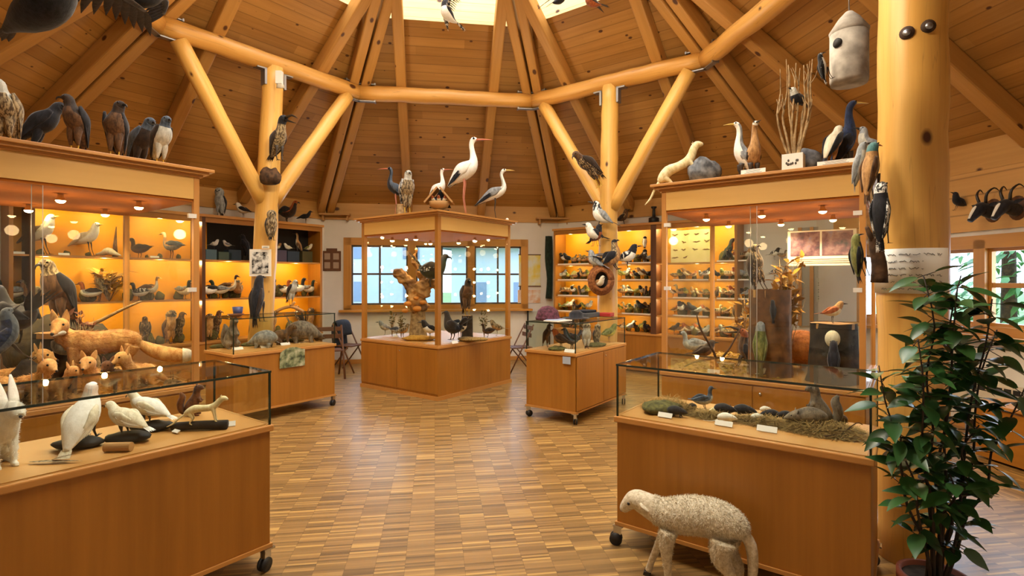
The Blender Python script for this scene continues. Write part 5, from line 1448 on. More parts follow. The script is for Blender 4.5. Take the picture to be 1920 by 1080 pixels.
# unlit upper compartment: a dark panel paints in its shade behind boxes and birds
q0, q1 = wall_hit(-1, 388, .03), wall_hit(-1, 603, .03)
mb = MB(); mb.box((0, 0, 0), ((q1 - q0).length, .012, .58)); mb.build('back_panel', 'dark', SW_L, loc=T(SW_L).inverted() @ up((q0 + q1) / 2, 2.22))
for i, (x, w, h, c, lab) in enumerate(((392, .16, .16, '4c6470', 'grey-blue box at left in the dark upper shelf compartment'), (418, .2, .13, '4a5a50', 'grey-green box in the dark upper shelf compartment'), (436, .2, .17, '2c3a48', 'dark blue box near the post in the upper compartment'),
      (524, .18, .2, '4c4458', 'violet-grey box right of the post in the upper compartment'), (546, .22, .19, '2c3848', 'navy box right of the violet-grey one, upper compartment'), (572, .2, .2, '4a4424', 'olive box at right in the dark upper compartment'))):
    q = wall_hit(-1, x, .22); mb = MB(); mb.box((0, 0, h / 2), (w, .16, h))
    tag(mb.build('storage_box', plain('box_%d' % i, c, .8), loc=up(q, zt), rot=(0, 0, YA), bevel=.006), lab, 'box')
for i, (x, k_, H, c, yw, lab) in enumerate(((402, 'song', .16, WHITEB, RIGHT, 'white-headed small bird on the left box, upper compartment'), (426, 'song', .16, ('f_white', 'f_white', 'f_grey', 'f_white'), LEFT, 'pale small bird above the grey-green box'), (458, 'raptor', .45, BLACKB, LEFT, 'black crow-like bird beside the post in the upper compartment'),
      (520, 'song', .16, BUFFB, RIGHT, 'buff small bird on the violet-grey box'), (540, 'song', .17, WHITEB, LEFT, 'white small bird on the navy box'), (558, 'cormorant', .36, BUFFB, LEFT, 'buff long-necked bird on the boxes right of the post'), (578, 'song', .18, ('f_yellowgreen', 'f_cream', 'f_olive', 'f_cream'), RIGHT, 'yellowish bird on the olive box at right'))):
    q = wall_hit(-1, x, .22); bird(k_, up(q, zt + (.0 if k_ == 'raptor' else .17)), yw, H, c, lab, n=10, blades=3)
z = ZS + .02
for x, k_, H, c, yw, lab in ((412, 'owl', .46, ('f_greenblack', 'f_grey', 'f_black', 'f_grey'), FRONT, 'grey-green upright owl standing on the left shelf cabinet'), (456, 'song', .28, ('f_black', 'f_cream', 'f_black', 'f_white'), LEFT, 'small black and cream bird on the left shelf cabinet by the post'),
      (538, 'grouse', .46, ('f_rust', 'f_darkbrown', 'f_black', 'f_rust', 'f_greenblack'), R(10), 'red-brown rooster with dark tail on the left shelf cabinet'), (573, 'gull', .26, BLACKB, RIGHT, 'black bird with raised wing right of the rooster')):
    bird(k_, up(wall_hit(-1, x, .24), z), yw, H, c, lab)

# ------------------------------------------------------------------ right wall shelves, small birds
SK = [('song', BUFFB, .15, 'beak_dark', 'mounted_songbird', 'buff'), ('song', DARKB, .17, 'beak_dark', 'mounted_songbird', 'dark brown'), ('song', OLIVEB, .15, 'beak_dark', 'mounted_songbird', 'olive'), ('song', GREYB, .16, 'beak_dark', 'mounted_songbird', 'grey'), ('song', PIEDB, .17, 'beak_dark', 'mounted_songbird', 'black and white'), ('song', RUSTB, .15, 'beak_dark', 'mounted_songbird', 'rust-coloured'), ('owl', BROWNB, .18, 'beak_dark', 'mounted_owl', 'brown'), ('duck', MOTT, .16, 'beak_dark', 'mounted_duck', 'mottled'), ('song', BLACKB, .17, 'beak_yellow', 'mounted_songbird', 'black')]
PROTO = []
rows = ((.67, 'ledge'), (.991, 'fourth shelf'), (1.291, 'third shelf'), (1.591, 'second shelf'), (1.891, 'top shelf'))
def rlab(kd, lv, sec, i): return '%s %s, right wall %s, %s, %s from left' % (kd[5], {'song': 'songbird', 'owl': 'owlet', 'duck': 'duck'}[kd[0]], lv, sec, ORD[i])
secs = (('left of post', [1049, 1058, 1067, 1076, 1085, 1094, 1103]), ('right of post', [1166, 1175, 1184, 1193, 1202, 1211, 1219]), ('behind left pane', [1264, 1276, 1288, 1300, 1312, 1323]), ('behind stump', [1344, 1355, 1366, 1377, 1388, 1398, 1452, 1466]))
rr = random.Random(21)
sec_grp = 'small birds on the right wall shelves'
for lv, (z, lname) in enumerate(rows):
    for si, (sname, xs) in enumerate(secs):
        if lv == 4 and si == 2: continue
        if lv < 2 and si == 3: xs = xs[:4]
        if lv == 4 and si == 3: xs = xs[2:]
        for i, x in enumerate(xs):
            j = rr.randrange(len(SK)); kd = SK[j]
            q = up(wall_hit(1, x + rr.uniform(-2, 2), rr.uniform(.16, .30)), z + (.02 if lv else 0))
            yaw = rr.choice((LEFT, RIGHT, R(-60), R(-130), R(160), R(20))); sc_ = rr.uniform(.95, 1.5)
            hit_p = [p_ for p_ in PROTO if p_[0] == j]
            lab = rlab(kd, lname, sname, i)
            if hit_p:
                b = dup(hit_p[0][1], q, yaw, lab, sec_grp, sc_)
            else:
                b = bird(kd[0], q, yaw, kd[2], kd[1], lab, group=sec_grp, n=10, blades=3, beakc=kd[3], name=kd[4]); PROTO.append((j, b)); b.scale = (sc_,) * 3
rk = None
for lv, (z, lname) in enumerate(rows):
    for si, (sname, xs) in enumerate(secs):
        if lv == 4 and si == 2: continue
        for i, x in enumerate((xs[1] + 3, xs[3] + 2, xs[5] + 1)):
            q = up(wall_hit(1, x, .12 + .05 * (i % 2)), z); lab = 'mossy perch mound, right wall %s, %s, %s from left' % (lname, sname, ORD[i])
            if rk is None: rk = rock(q, 0, .09, .06, .16, lab, 'moss', 'perch_mound', 5, 'mound'); rk['group'] = 'perch mounds on the right wall shelves'
            else: dup(rk, q, rr.uniform(0, 6), lab, 'perch mounds on the right wall shelves', rr.uniform(.6, 1.1))
# label strips along these shelves
for lv, (z, lname) in enumerate(rows[1:]):
    for x0, x1, sname in ((1046, 1104, 'left of the log post'), (1166, 1224, 'right of the post'), (1262, 1328, 'behind the left pane'), (1344, 1404, 'left of the tall stump')):
        if lv == 3 and x0 == 1262: continue
        a, b = wall_hit(1, x0, .355), wall_hit(1, x1, .355)
        mb = MB(); mb.box((0, 0, .014), ((b - a).length, .008, .022))
        tag(mb.build('label_strip', 'white', loc=up((a + b) / 2, z), rot=(0, 0, YA - R(90))), 'white label strip, right wall %s, %s' % (lname, sname), 'label strip')
# tall pair of dark wood towers with balls at the right of the top shelf
p = up(wall_hit(1, 1209, .2), 1.891)
bird('owl', p, FRONT, .26, ('f_black', 'f_pied', 'f_black', 'f_black'), 'black and white tall owl at the right end of the top shelf')
bird('owl', p + Vector((0, 0, .27)), FRONT, .22, ('f_darkbrown', 'f_white', 'f_black', 'f_black'), 'second dark owl stacked above the tall one on the top shelf')
z = ZS + .02
bird('song', up(wall_hit(1, 1172, .2), z), RIGHT, .30, ('f_mottle', 'f_brown', 'f_darkbrown', 'f_brown'), 'brown bird on top of the right shelf cabinet', pitch=.3)
o = thing('candlestick', 'black candlestick on top of the right shelf cabinet', 'candlestick', up(wall_hit(1, 1226, .2), z))
mb = MB(); mb.lathe([(0, 0), (.09, 0), (.09, .10), (.03, .12), (.025, .26), (.05, .28), (.05, .30), (0, .3)], 16); mb.build('stem', 'black', o)
# cream poster of flying birds, on the back of the shelf
q0, q1 = wall_hit(1, 1258, .045), wall_hit(1, 1332, .045)
nt = NT('bird_chart_paper'); q = nt.noise(nt.coord(), 5, 3); nt.l(nt.ramp(q.outputs[0], [(.3, lin('e8dfae')), (.7, lin('d8d08c'))]), nt.b.inputs['Base Color'])
o = thing('bird_chart', 'cream chart of flying birds hanging at the top of the right shelves', 'poster', up((q0 + q1) / 2, 2.18), YA - R(90))
w = (q1 - q0).length
mb = MB(); mb.box((0, 0, 0), (w, .01, .56)); mb.build('sheet', nt.m, o)
mb = MB(); rr = random.Random(5)
for i in range(14):
    x, zz = (-.36 + .24 * (i % 4) + rr.uniform(-.03, .03)) * w / .9, .2 - .13 * (i // 4)
    for s in (-1, 1): mb.leaf((x, -.008, zz), (x + s * rr.uniform(.04, .07), -.008, zz + rr.uniform(-.01, .03)), .022, (0, -1, 0))
    mb.leaf((x - .02, -.008, zz - .012), (x + .035, -.008, zz + .004), .02, (0, -1, 0))
mb.build('bird_figures', plain('chart_ink', '7a5a28', .8), o)

# ------------------------------------------------------------------ inside the left cabinet
zc = ZC + .007
def v1(x, off): return up(hit(x, FRa + BX * off, AX), zc)
p = v1(180, .40)
rock(v1(118, 1.22), 0, .46, .30, .55, 'dark mossy bank at the back of the left cabinet', plain('dark_moss', '2a2418', .95, col2='4a4028', scale=14, bump=.9), 'mossy_bank', 12, 'bank')
p = v1(186, .42)
mammal('fox', p, R(212), .58, 'u_fox', 'large orange red fox standing in the left glass cabinet, looking left', cat='fox', name='mounted_fox', fur=9000, flen=.045, vox=110, turn=1.35)
FOX = [o_ for o_ in bpy.data.objects if o_.name == 'mounted_fox'][0]
sp_ = Q['fox']['spine']; fx0, fx1 = sp_[5][0] * .58, sp_[7][0] * .58
def fox_turn(m):
    out = []
    for v in m.v:
        f = min(1, max(0, (v[0] - fx0) / (fx1 - fx0))); f = f * f * (3 - 2 * f) * 1.35
        x, y = v[0] - fx0, v[1]; out.append((fx0 + x * math.cos(f) - y * math.sin(f), x * math.sin(f) + y * math.cos(f), v[2]))
    m.v = out; return m
mb = MB(); mb.loft([(.745 * .58, 0, .783 * .58), (.69 * .58, 0, .795 * .58), (.62 * .58, 0, .815 * .58), (.54 * .58, 0, .80 * .58)], [(.010, .008), (.022, .014), (.040, .022), (.04, .02)], 12, 3)
fox_turn(mb); mb.build('white_muzzle', 'f_white', FOX)
mb = MB(); mb.loft([(.44 * .58, 0, .70 * .58), (.40 * .58, 0, .60 * .58), (.30 * .58, 0, .54 * .58)], [.04, .06, .04], 10, 3); mb.build('pale_bib', 'u_grey', FOX)
mb = MB(); mb.loft([(-.97 * .58, 0, .38 * .58), (-1.06 * .58, 0, .38 * .58), (-1.13 * .58, 0, .385 * .58)], [.064, .05, .01], 10, 3); mb.build('tail_tip', 'f_cream', FOX)
for i, (x, off, yaw, H, kind, lab) in enumerate(((-2, .14, R(-70), .40, 'cub', 'fox cub at the far left pane of the left cabinet'), (62, .16, R(-15), .38, 'cub', 'fox cub looking right below the big fox head'), (104, .10, R(10), .30, 'cub', 'small fox cub with raised muzzle beside the looking cub'),
      (178, .12, R(-70), .37, 'cub', 'fox cub facing the room under the belly of the big fox'), (216, .2, R(-80), .30, 'cub', 'small dark fox cub between the two front-facing cubs'), (262, .16, R(-110), .37, 'cub', 'rightmost fox cub below the big fox tail'), (30, .5, R(20), .42, 'cub', 'half grown fox lying behind the leftmost cubs'))):
    mammal(kind, v1(x, off), yaw, H, 'u_fox' if i != 4 else 'u_foxdark', lab, cat='fox cub', name='mounted_fox_cub', vox=60, fur=1500, flen=.06)
stp = stump(v1(112, .72), 0, .16, .45, 'dark stump behind the fox carrying the large brown raptor', 'barkdark', seed=8)
bird('raptor', up(v1(112, .72), zc + .44), R(-100), .62, ('f_darkbrown', 'f_brown', 'f_black', 'f_mottle'), 'large brown eagle-like raptor above the fox in the left cabinet', pitch=-.12, legc='leg_yellow')
bird('grouse', v1(28, .62) + Vector((0, 0, .38)), R(170), .52, ('f_black', 'f_darkbrown', 'f_black', 'f_navy'), 'black grouse with spread tail left of the big raptor')
bird('gull', v1(58, .3) + Vector((0, 0, .28)), R(60), .40, ('f_navy', 'f_bluegrey', 'f_navy', 'f_bluegrey'), 'blue-grey long tailed bird left of the fox head', pitch=.7)
rock(v1(52, .34), 0, .12, .10, .28, 'dark rock under the blue-grey bird in the left cabinet', 'barkdark', seed=14)
tool_lines(v1(148, .6) + Vector((0, 0, .0)), 0, 22, .25, .6, 'dryleaf_rust', 'rusty dry twigs behind the ears of the big fox', seed=9, leafw=.03) if 'dryleaf_rust' in M else None
branchy('dry_branch', v1(190, .8), 0, 'pale crooked branch rising behind the back of the fox', [([(-.15, 0, .45), (.0, 0, .52), (.2, 0, .62), (.34, 0, .68)], .02, .008), ([(.0, 0, .0), (-.05, 0, .25), (-.1, 0, .5)], .022, .015)])
branchy('dry_branch', v1(318, .25), 0, 'thin pale branch lying at the right end of the left cabinet floor', [([(-.12, 0, .02), (0, .02, .05), (.12, 0, .02), (.26, -.05, .012)], .009, .006), ([(0, .02, .05), (.08, .1, .08), (.2, .12, .03)], .006, .003)])
mb = MB(); rr = random.Random(2)
for i in range(700):
    a = FRa + AX * -rr.uniform(.05, 1.55) + BX * rr.uniform(.05, 1.5)
    q = up(a, zc + rr.uniform(0, .03)); e = q + Vector((rr.uniform(-1, 1), rr.uniform(-1, 1), rr.uniform(.0, .5))) * .06
    mb.leaf(q, e, .035, (rr.uniform(-1, 1), rr.uniform(-1, 1), 1), 0, .2, 2)
tag(mb.build('leaf_litter', plain('brown_litter', '6a4a24', .9, col2='8c6a34', scale=9)), 'brown leaf litter covering the floor of the left cabinet', 'leaf litter', kind='stuff')

# ------------------------------------------------------------------ inside the central cabinet
c3 = V3c; zc3 = zc
def v3(x, s):   # s: distance from the camera-side corner
    return up(px(x, COc.y + s), zc3)
p = v3(783, .75); stump(p, 0, .13, .42, 'pale tapering stump carrying the carved trunk in the central cabinet', 'branch', r1=.10, seed=15)
p2 = up(p, zc3 + .40)
M['rotten'] = plain('rotten_trunk', 'd09a58', .85, col2='5c381c', scale=5, bump=.8)
o = branchy('twisted_driftwood', p2, 0, 'twisted light trunk with orange fungi in the central cabinet', [([(.06, 0, 0), (-.02, 0, .2), (-.08, 0, .36), (-.22, 0, .50), (-.34, 0, .58)], .16, .06), ([(.0, 0, .25), (.10, -.02, .38), (.2, 0, .42), (.3, 0, .40)], .15, .07), ([(0, 0, .1), (.08, .04, .3), (.06, .06, .5), (-.06, .08, .75), (-.02, .05, .95)], .10, .02)], M['rotten'], 'driftwood')
tx = bpy.data.textures.new('rotten', 'CLOUDS'); tx.noise_scale = .11
for ch in kids(o):
    ch.modifiers.new('s', 'SUBSURF').render_levels = 3
    dm = ch.modifiers.new('d', 'DISPLACE'); dm.texture = tx; dm.strength = .12
mb = MB()
for x, zz, r_ in ((-.12, .12, .06), (.02, .05, .07), (.1, .14, .05), (-.16, .02, .05), (.0, .2, .04)): mb.ball((x, -.12, zz), (r_, .06, r_ * .6), 12)
mb.build('fungus', plain('orange_fungus', 'd88a34', .7), o)
bird('grouse', up(v3(806, .6), 1.50), R(15), .58, ('f_black', 'f_greenblack', 'f_black', 'f_black', 'f_pied'), 'big black grouse with white tail bars on the trunk', pitch=-.1)
bird('grouse', up(v3(848, .45), zc3 + .02), R(150), .46, BLACKB, 'black bird behind the corner post on the central cabinet floor', pitch=.1)
bird('song', up(v3(862, .5), zc3 + .02), R(-40), .34, ('f_black', 'f_white', 'f_pied', 'f_black'), 'black bird with white belly right of the corner post, central cabinet')
bird('song', up(v3(806, .45), zc3 + .02), R(210), .3, ('f_black', 'f_white', 'f_black', 'f_black'), 'black and white bird left of the corner post, central cabinet')
p = v3(876, .85); stump(p, 0, .085, .34, 'mossy stump under the dark hawk in the central cabinet', 'barkdark', seed=16)
bird('raptor', up(p, zc3 + .33), R(-60), .58, ('f_darkbrown', 'f_brown', 'f_darkbrown', 'f_darkbrown'), 'dark brown hawk upright on the mossy stump in central cabinet', legc='leg_yellow')
bird('duck', v3(744, 1.15), RIGHT, .22, ('f_grey', 'f_palegrey', 'f_bluegrey', 'f_grey'), 'grey duck on the left floor of the central cabinet')
bird('song', v3(722, 1.3), R(200), .24, GREYB, 'small grey bird at the left corner of the central cabinet')
bird('song', v3(756, .9), R(30), .22, MOTT, 'mottled small bird left of the pale stump in central cabinet')
bird('duck', v3(915, 1.0), LEFT, .22, DARKB, 'dark duck at right on the central cabinet floor')
bird('song', v3(932, 1.2), LEFT, .26, MOTT, 'mottled small bird near the right pane of central cabinet')
for i, (x, s, h, lab) in enumerate(((735, 1.2, .5, 'dry green twigs at left in the central cabinet'), (908, 1.1, .45, 'dry upright twigs at right in the central cabinet'), (752, 1.0, .38, 'low brown twigs by the pale stump in the central cabinet'))):
    tool_lines(v3(x, s), 0, 10, .10, h, 'moss', lab, seed=30 + i)
rock(v3(785, .6), 0, .24, .16, .07, 'yellow sawdust heap at the foot of the pale stump', plain('sawdust', 'c8983c', .95, col2='a87a28', scale=40), 'sawdust_heap', 3, 'sawdust')
rock(v3(885, .5), 0, .22, .12, .06, 'yellow sawdust heap in the right half of the central cabinet', 'hay', 'sawdust_heap', 7, 'sawdust')
card(v3(853, .18), YA, .12, .04, 'white label at the front corner of the central cabinet')
card(v3(742, 1.0), YA + R(-90), .10, .03, 'white label at the left side of the central cabinet')

# ------------------------------------------------------------------ inside the right cabinet
def v2(x, off): return up(hit(x, FLb + AX * off, BX), zc)
p = v2(1442, .32); h = hpx(160, p)
M['stumpwood'] = plain('brown_stump_bark', '7c5228', .85, col2='4a2e16', scale=10, bump=.8)
stump(p, 0, hpx(36, p), h, 'tall brown stump with a green woodpecker in the right cabinet', 'stumpwood', seed=17)
bird('raptor', up(p, zc + h * .98) + Vector((-.03, 0, 0)), R(-60), .46, ('f_grey', 'f_streak', 'f_darkbrown', 'f_streak'), 'grey-brown bird of prey on top of the tall stump', pitch=.35)
bird('cling', up(v2(1426, .10), zc + .06), R(60), .46, ('f_olive', 'f_palegrey', 'f_olive', 'f_grey'), 'green woodpecker clinging to the tall stump', pitch=.05)
bird('cling', up(v2(1449, .12), zc + .50), R(75), .20, ('f_black', 'f_white', 'f_black', 'f_black'), 'small black woodpecker with white patch high on the tall stump')
bird('song', v2(1428, .08), R(10), .09, WHITEB, 'tiny white and grey bird at the foot of the tall stump')
p = v2(1561, .28); h2 = hpx(110, p)
stump(p, 0, hpx(43, p), h2, 'dark stump with a nest hole and pied woodpecker in right cabinet', 'barkdark', seed=18, r1=hpx(38, p))
bird('cling', up(v2(1563, .03), zc + .05), R(60), .34, ('f_black', 'f_pied', 'f_black', 'f_black'), 'black and white pied woodpecker clinging to the dark stump', pitch=.02)
q = v2(1561, .075); mb = MB(); mb.loft([(0, 0, 0), (0, -.006, 0)], [(.055, .07), (.055, .07)], 18, 1, side=(1, 0, 0)); tag(mb.build('nest_hole_rim', 'f_cream', loc=up(q, zc + .38), rot=(0, 0, YA - R(90))), 'pale opened nest hole above the pied woodpecker', 'nest hole')
bird('song', up(p, zc + h2 * .98), R(-10), .20, ('f_rust', 'f_cream', 'f_rust', 'f_buff'), 'orange-brown thrush on top of the dark stump')
mammal('round', v2(1492, .75), R(180), .52, 'u_orange', 'orange brown badger-like animal between the two stumps', name='mounted_animal', vox=60, fur=2500, flen=.06)
M['dryleaf'] = plain('yellow_dry_leaf', 'c8922c', .8, col2='8f6a1e', scale=8)
M['dryleaf_rust'] = plain('rusty_dry_leaf', '7a4424', .8, col2='4c2a14', scale=8)
tool_lines(up(v2(1474, .55), zc + .0), 0, 40, .18, 1.15, 'dryleaf', 'tall yellow dry leaves between the stumps in the right cabinet', seed=41, leafw=.045)
tool_lines(up(wall_hit(-1, 205, .25), zm), 0, 30, .24, .42, 'dryleaf', 'yellow dry leaf bush in the middle left shelf behind the fox', seed=4, leafw=.05)
tool_lines(v1(150, .62), 0, 22, .22, .62, 'dryleaf_rust', 'rusty dry twigs behind the ears of the big fox', seed=9, leafw=.03)
tool_lines(v2(1395, 1.1), 0, 24, .25, .75, 'dryleaf', 'yellow dry grass behind the green woodpecker stump', seed=43, leafw=.03)
branchy('dry_branch', v2(1345, .35), 0, 'forked dark branch on the left floor of the right cabinet', [([(0, 0, 0), (-.03, 0, .15), (-.16, 0, .38), (-.2, 0, .52)], .016, .006), ([(0, 0, .05), (.12, 0, .2), (.24, 0, .42)], .014, .006), ([(-.03, 0, .1), (-.2, 0, .07), (-.32, 0, .02)], .012, .006)], 'bark')
bird('bill', v2(1382, .5), R(170), .42, ('f_darkbrown', 'f_brown', 'f_black', 'f_rust'), 'dark long-billed bird left of the tall stump, head raised', pitch=.3)
bird('duck', v2(1300, 1.1), LEFT, .30, GREYB, 'grey duck on the left rear floor of the right cabinet')
bird('song', v2(1320, .55), RIGHT, .26, DARKB, 'dark small bird near the forked branch in the right cabinet')
bird('bill', up(wall_hit(1, 1368, .2), 1.891), RIGHT, .42, ('f_greenblack', 'f_rust', 'f_greenblack', 'f_black'), 'dark bird with huge open bill on the top right shelf', beakc='leg_yellow')
mb = MB(); rr = random.Random(12)
for i in range(900):
    a = FLb - BX * rr.uniform(.05, 1.0) + AX * rr.uniform(.05, 1.5)
    q = up(a, zc + rr.uniform(0, .02)); e = q + Vector((rr.uniform(-1, 1), rr.uniform(-1, 1), rr.uniform(.0, .3))) * .05
    mb.leaf(q, e, .03, (rr.uniform(-1, 1), rr.uniform(-1, 1), 1), 0, .2, 2)
tag(mb.build('leaf_litter', plain('yellow_litter', 'c8a03c', .9, col2='8f6a24', scale=9)), 'yellow leaf litter covering the left floor of the right cabinet', 'leaf litter', kind='stuff')
card(v2(1338, .06), YA - R(90), .11, .035, 'white label at the front left of the right cabinet floor')
# photo boards in the rear of the right cabinet
q0, q1 = hit(1477, FLb + AX * 1.54, BX), hit(1606, FLb + AX * 1.54, BX)
nt = NT('autumn_photo'); q = nt.noise(nt.coord(), 7, 6, .65); nt.l(nt.ramp(q.outputs[0], [(.36, lin('2c2c3c')), (.48, lin('6a4654')), (.58, lin('8c7074')), (.68, lin('6870a0'))]), nt.b.inputs['Base Color'])
mid = (q0 + q1) / 2; w = (q1 - q0).length
o = thing('photo_board', 'photo board of autumn marsh scenes at the back of right cabinet', 'photo board', up(mid, zat(498, mid)), YA - R(90))
mb = MB(); mb.box((0, 0, .19), (w, .012, .38)); mb.build('sheet', 'white', o)
for s in (-1, 1):
    mb = MB(); mb.box((s * w * .235, -.008, .235), (w * .44, .004, .26)); mb.build('photograph', nt.m, o)
mb = MB()
for i in range(3): mb.box((0, -.008, .07 - i * .02), (w * .9, .004, .007))
mb.build('caption', plain('faded_caption', '9a968c', .8), o)
# pin board with papers on the wall right of the shelves
q0, q1 = wall_hit(1, 1500, .03), wall_hit(1, 1600, .03); mid = (q0 + q1) / 2; w = (q1 - q0).length
o = thing('notice_board', 'tall grey notice board with wooden frame seen through the right cabinet', 'notice board', up(mid, .9), YA - R(90))
mb = MB(); mb.box((0, .01, .75), (w, .02, 1.5)); mb.build('panel', plain('grey_panel', 'a8a49c', .8), o)
for i, xx in enumerate((-w / 2, -w * .27, w * .34)):
    mb = MB(); mb.box((xx, -.005, .75), (.05, .04, 1.5), 0, None, 2); mb.build('frame_post', 'edge', o)
mb = MB(); mb.box((w * .03, -.004, .55), (w * .42, .008, .36)); mb.build('paper', plain('typed_paper', 'b4b4aa', .8), o)
mb = MB()
for i in range(9): mb.box((w * .03, -.010, .69 - i * .034), (w * (.36 if i % 3 else .3), .003, .009))
mb.build('print', 'ink', o)
# ================================================================== small showcases
# ---- left front showcase
z = .806
def g(x, y, zz=z): return on_plane(x, y, zz)
p = g(-8, 872); mammal('hare', p, R(-22), .37, 'u_white', 'white mountain hare in the left foreground showcase', cat='hare', name='mounted_hare', fur=3000, flen=.03, vox=80)
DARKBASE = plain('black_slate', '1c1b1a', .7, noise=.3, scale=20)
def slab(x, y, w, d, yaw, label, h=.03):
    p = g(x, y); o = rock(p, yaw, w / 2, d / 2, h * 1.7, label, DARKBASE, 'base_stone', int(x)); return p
PT = ('f_white', 'f_white', 'f_cream', 'f_white')
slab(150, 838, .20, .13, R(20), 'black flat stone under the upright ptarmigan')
p = g(160, 838); bird('ptarmigan', p + Vector((0, .02, .03)), R(100), .26, PT, 'white ptarmigan seen from behind, leftmost in the front showcase', name='mounted_ptarmigan', pitch=.35)
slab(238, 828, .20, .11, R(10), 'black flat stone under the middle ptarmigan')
p = g(238, 828); bird('ptarmigan', p + Vector((0, 0, .025)), R(172), .19, ('f_cream', 'f_white', 'f_cream', 'f_cream', 'f_white'), 'white ptarmigan facing left, nearest in the front showcase', name='mounted_ptarmigan', pitch=-.1)
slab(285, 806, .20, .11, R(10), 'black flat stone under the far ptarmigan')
p = g(280, 806); bird('ptarmigan', p + Vector((0, 0, .025)), R(175), .20, ('f_white', 'f_cream', 'f_cream', 'f_cream', 'f_white'), 'white ptarmigan facing left behind the nearest one', name='mounted_ptarmigan', pitch=-.1)
o = branchy('log_piece', g(375, 806), 0, 'dark round log under the white ermine', [([(-.14, -.01, .02), (0, 0, .025), (.13, .03, .02)], .022, .026)], 'barkdark', 'log')
p = g(385, 806) + Vector((0, 0, .035)); mammal('weasel', p, R(14), .185, 'u_ermine', 'white ermine striding right in the left front showcase', cat='ermine', name='mounted_ermine', tailc='u_ermine', pitch=.10, vox=80)
p = g(366, 778) + Vector((0, 0, .0)); mammal('sit', p, R(20), .19, 'u_foxdark', 'dark brown stoat arched behind the white ermine', cat='stoat', name='mounted_stoat', vox=60)
for x, y, w, yw, lab in ((222, 846, .115, R(5), 'short peeled log block in front of the nearest ptarmigan'), (304, 800, .075, R(30), 'light wood block between the far ptarmigan and the ermine')):
    o = thing('wood_block', lab, 'wood block', g(x, y), yw)
    mb = MB(); mb.tube([(-w / 2, 0, .02), (w / 2, 0, .02)], [.021, .021], 14, smooth=False); mb.build('block', 'cutwood', o)
card(g(425, 800), R(25), .085, .028, 'small white label right of the ermine', -35)
card(g(330, 812), R(-30), .05, .02, 'small folded label left of the ermine', -60)
o = thing('feather_card', 'speckled feather strip lying on the left front showcase floor', 'feather', g(105, 868), R(5))
mb = MB(); mb.leaf((-.11, 0, .006), (.11, 0, .006), .03, (0, 0, 1)); mb.leaf((-.03, .02, .008), (.06, .02, .03), .03, (0, 0, 1)); mb.build('feathers', 'f_mottle', o)

# ---- right front showcase
z = .786
HAYM = MB(); rr = random.Random(17)
for (x, y, rad, n_, zh) in ((1255, 768, .17, 1500, .09), (1330, 782, .13, 700, .04), (1430, 793, .18, 1200, .045), (1540, 808, .26, 2400, .06)):
    c = on_plane(x, y, z)
    for i in range(n_):
        a = rr.random() * 6.283; s = rad * math.sqrt(rr.random()); hz = zh * (1 - (s / rad) ** 2)
        off = AX * (math.sin(a) * s * .55) - BX * (math.cos(a) * s)
        q = c + off + Vector((0, 0, rr.random() * hz + .002))
        loc = T(T3).inverted() @ q
        if abs(loc.x) > TL / 2 - .05 or abs(loc.y) > TD / 2 - .06: continue
        d = Vector((rr.uniform(-1, 1), rr.uniform(-1, 1), rr.uniform(-.15, .25))).normalized() * rr.uniform(.02, .05); sd = d.cross(Vector((0, 0, 1))).normalized() * .0012
        HAYM.add([q - d - sd, q - d + sd, q + d + sd, q + d - sd], [(0, 1, 2, 3)])
HAYM.v = [(v[0], v[1], max(v[2], z)) for v in HAYM.v]
tag(HAYM.build('hay_bedding', 'hay'), 'loose dry hay spread on the right front showcase floor', 'hay', kind='stuff')
rock(g(1240, 772, z), .4, .13, .10, .065, 'mossy hay mound at left in the right front showcase', 'moss', 'hay_mound', 5, 'mound')
def mole(x, y, yaw, H, coat, lab, kind='mouse', dz=.0, **k): return mammal(kind, on_plane(x, y, z) + Vector((0, 0, dz)), yaw, H * 1.15, coat, lab, vox=50, **k)
mole(1268, 781, R(-30), .11, 'u_mole', 'black mole at the right foot of the hay mound', cat='mole', name='mounted_mole')
mole(1296, 770, R(200), .08, 'u_mole', 'small dark mole burrowing behind the label', cat='mole', name='mounted_mole')
mole(1358, 778, R(-25), .12, 'u_mole', 'black mole behind the pale rat, left of two', cat='mole', name='mounted_mole')
mole(1395, 780, R(-25), .12, 'u_mole', 'black mole behind the pale rat, right of two', cat='mole', name='mounted_mole')
mole(1445, 786, R(160), .10, 'u_mole', 'black mole in the middle, beside the pale strip', cat='mole', name='mounted_mole')
mole(1475, 789, R(-10), .10, 'u_mole', 'black mole next to the brown rat', cat='mole', name='mounted_mole')
mole(1340, 776, R(190), .07, 'u_ermine', 'buff mouse left of the two black moles', cat='mouse', name='mounted_mouse')
mole(1362, 793, R(-15), .10, 'u_white', 'cream pale rat behind the front label', cat='rat', name='mounted_rat')
mole(1420, 790, R(5), .08, 'u_white', 'white weasel lying flat in the middle of the hay', cat='weasel', name='mounted_weasel')
mole(1435, 774, R(5), .07, 'u_white', 'pale flat rodent at the rear edge of the hay', cat='mouse', name='mounted_mouse')
mole(1515, 803, R(165), .20, 'u_greybrown', 'large grey-brown rat at right in the front showcase', cat='rat', name='mounted_rat')
mammal('sit', on_plane(1533, 800, z), R(160), .25, 'u_greybrown', 'grey-brown squirrel sitting upright behind the large rat', cat='squirrel', name='mounted_squirrel', vox=60)
mammal('round', on_plane(1570, 800, z), R(180), .10, 'u_brown', 'small brown hedgehog behind the squirrel tail', cat='hedgehog', name='mounted_hedgehog', vox=50)
bird('duck', on_plane(1322, 768, z), RIGHT, .15, ('f_bluegrey', 'f_palegrey', 'f_bluegrey', 'f_bluegrey'), 'slate grey dipper in the right front showcase', pitch=.15)
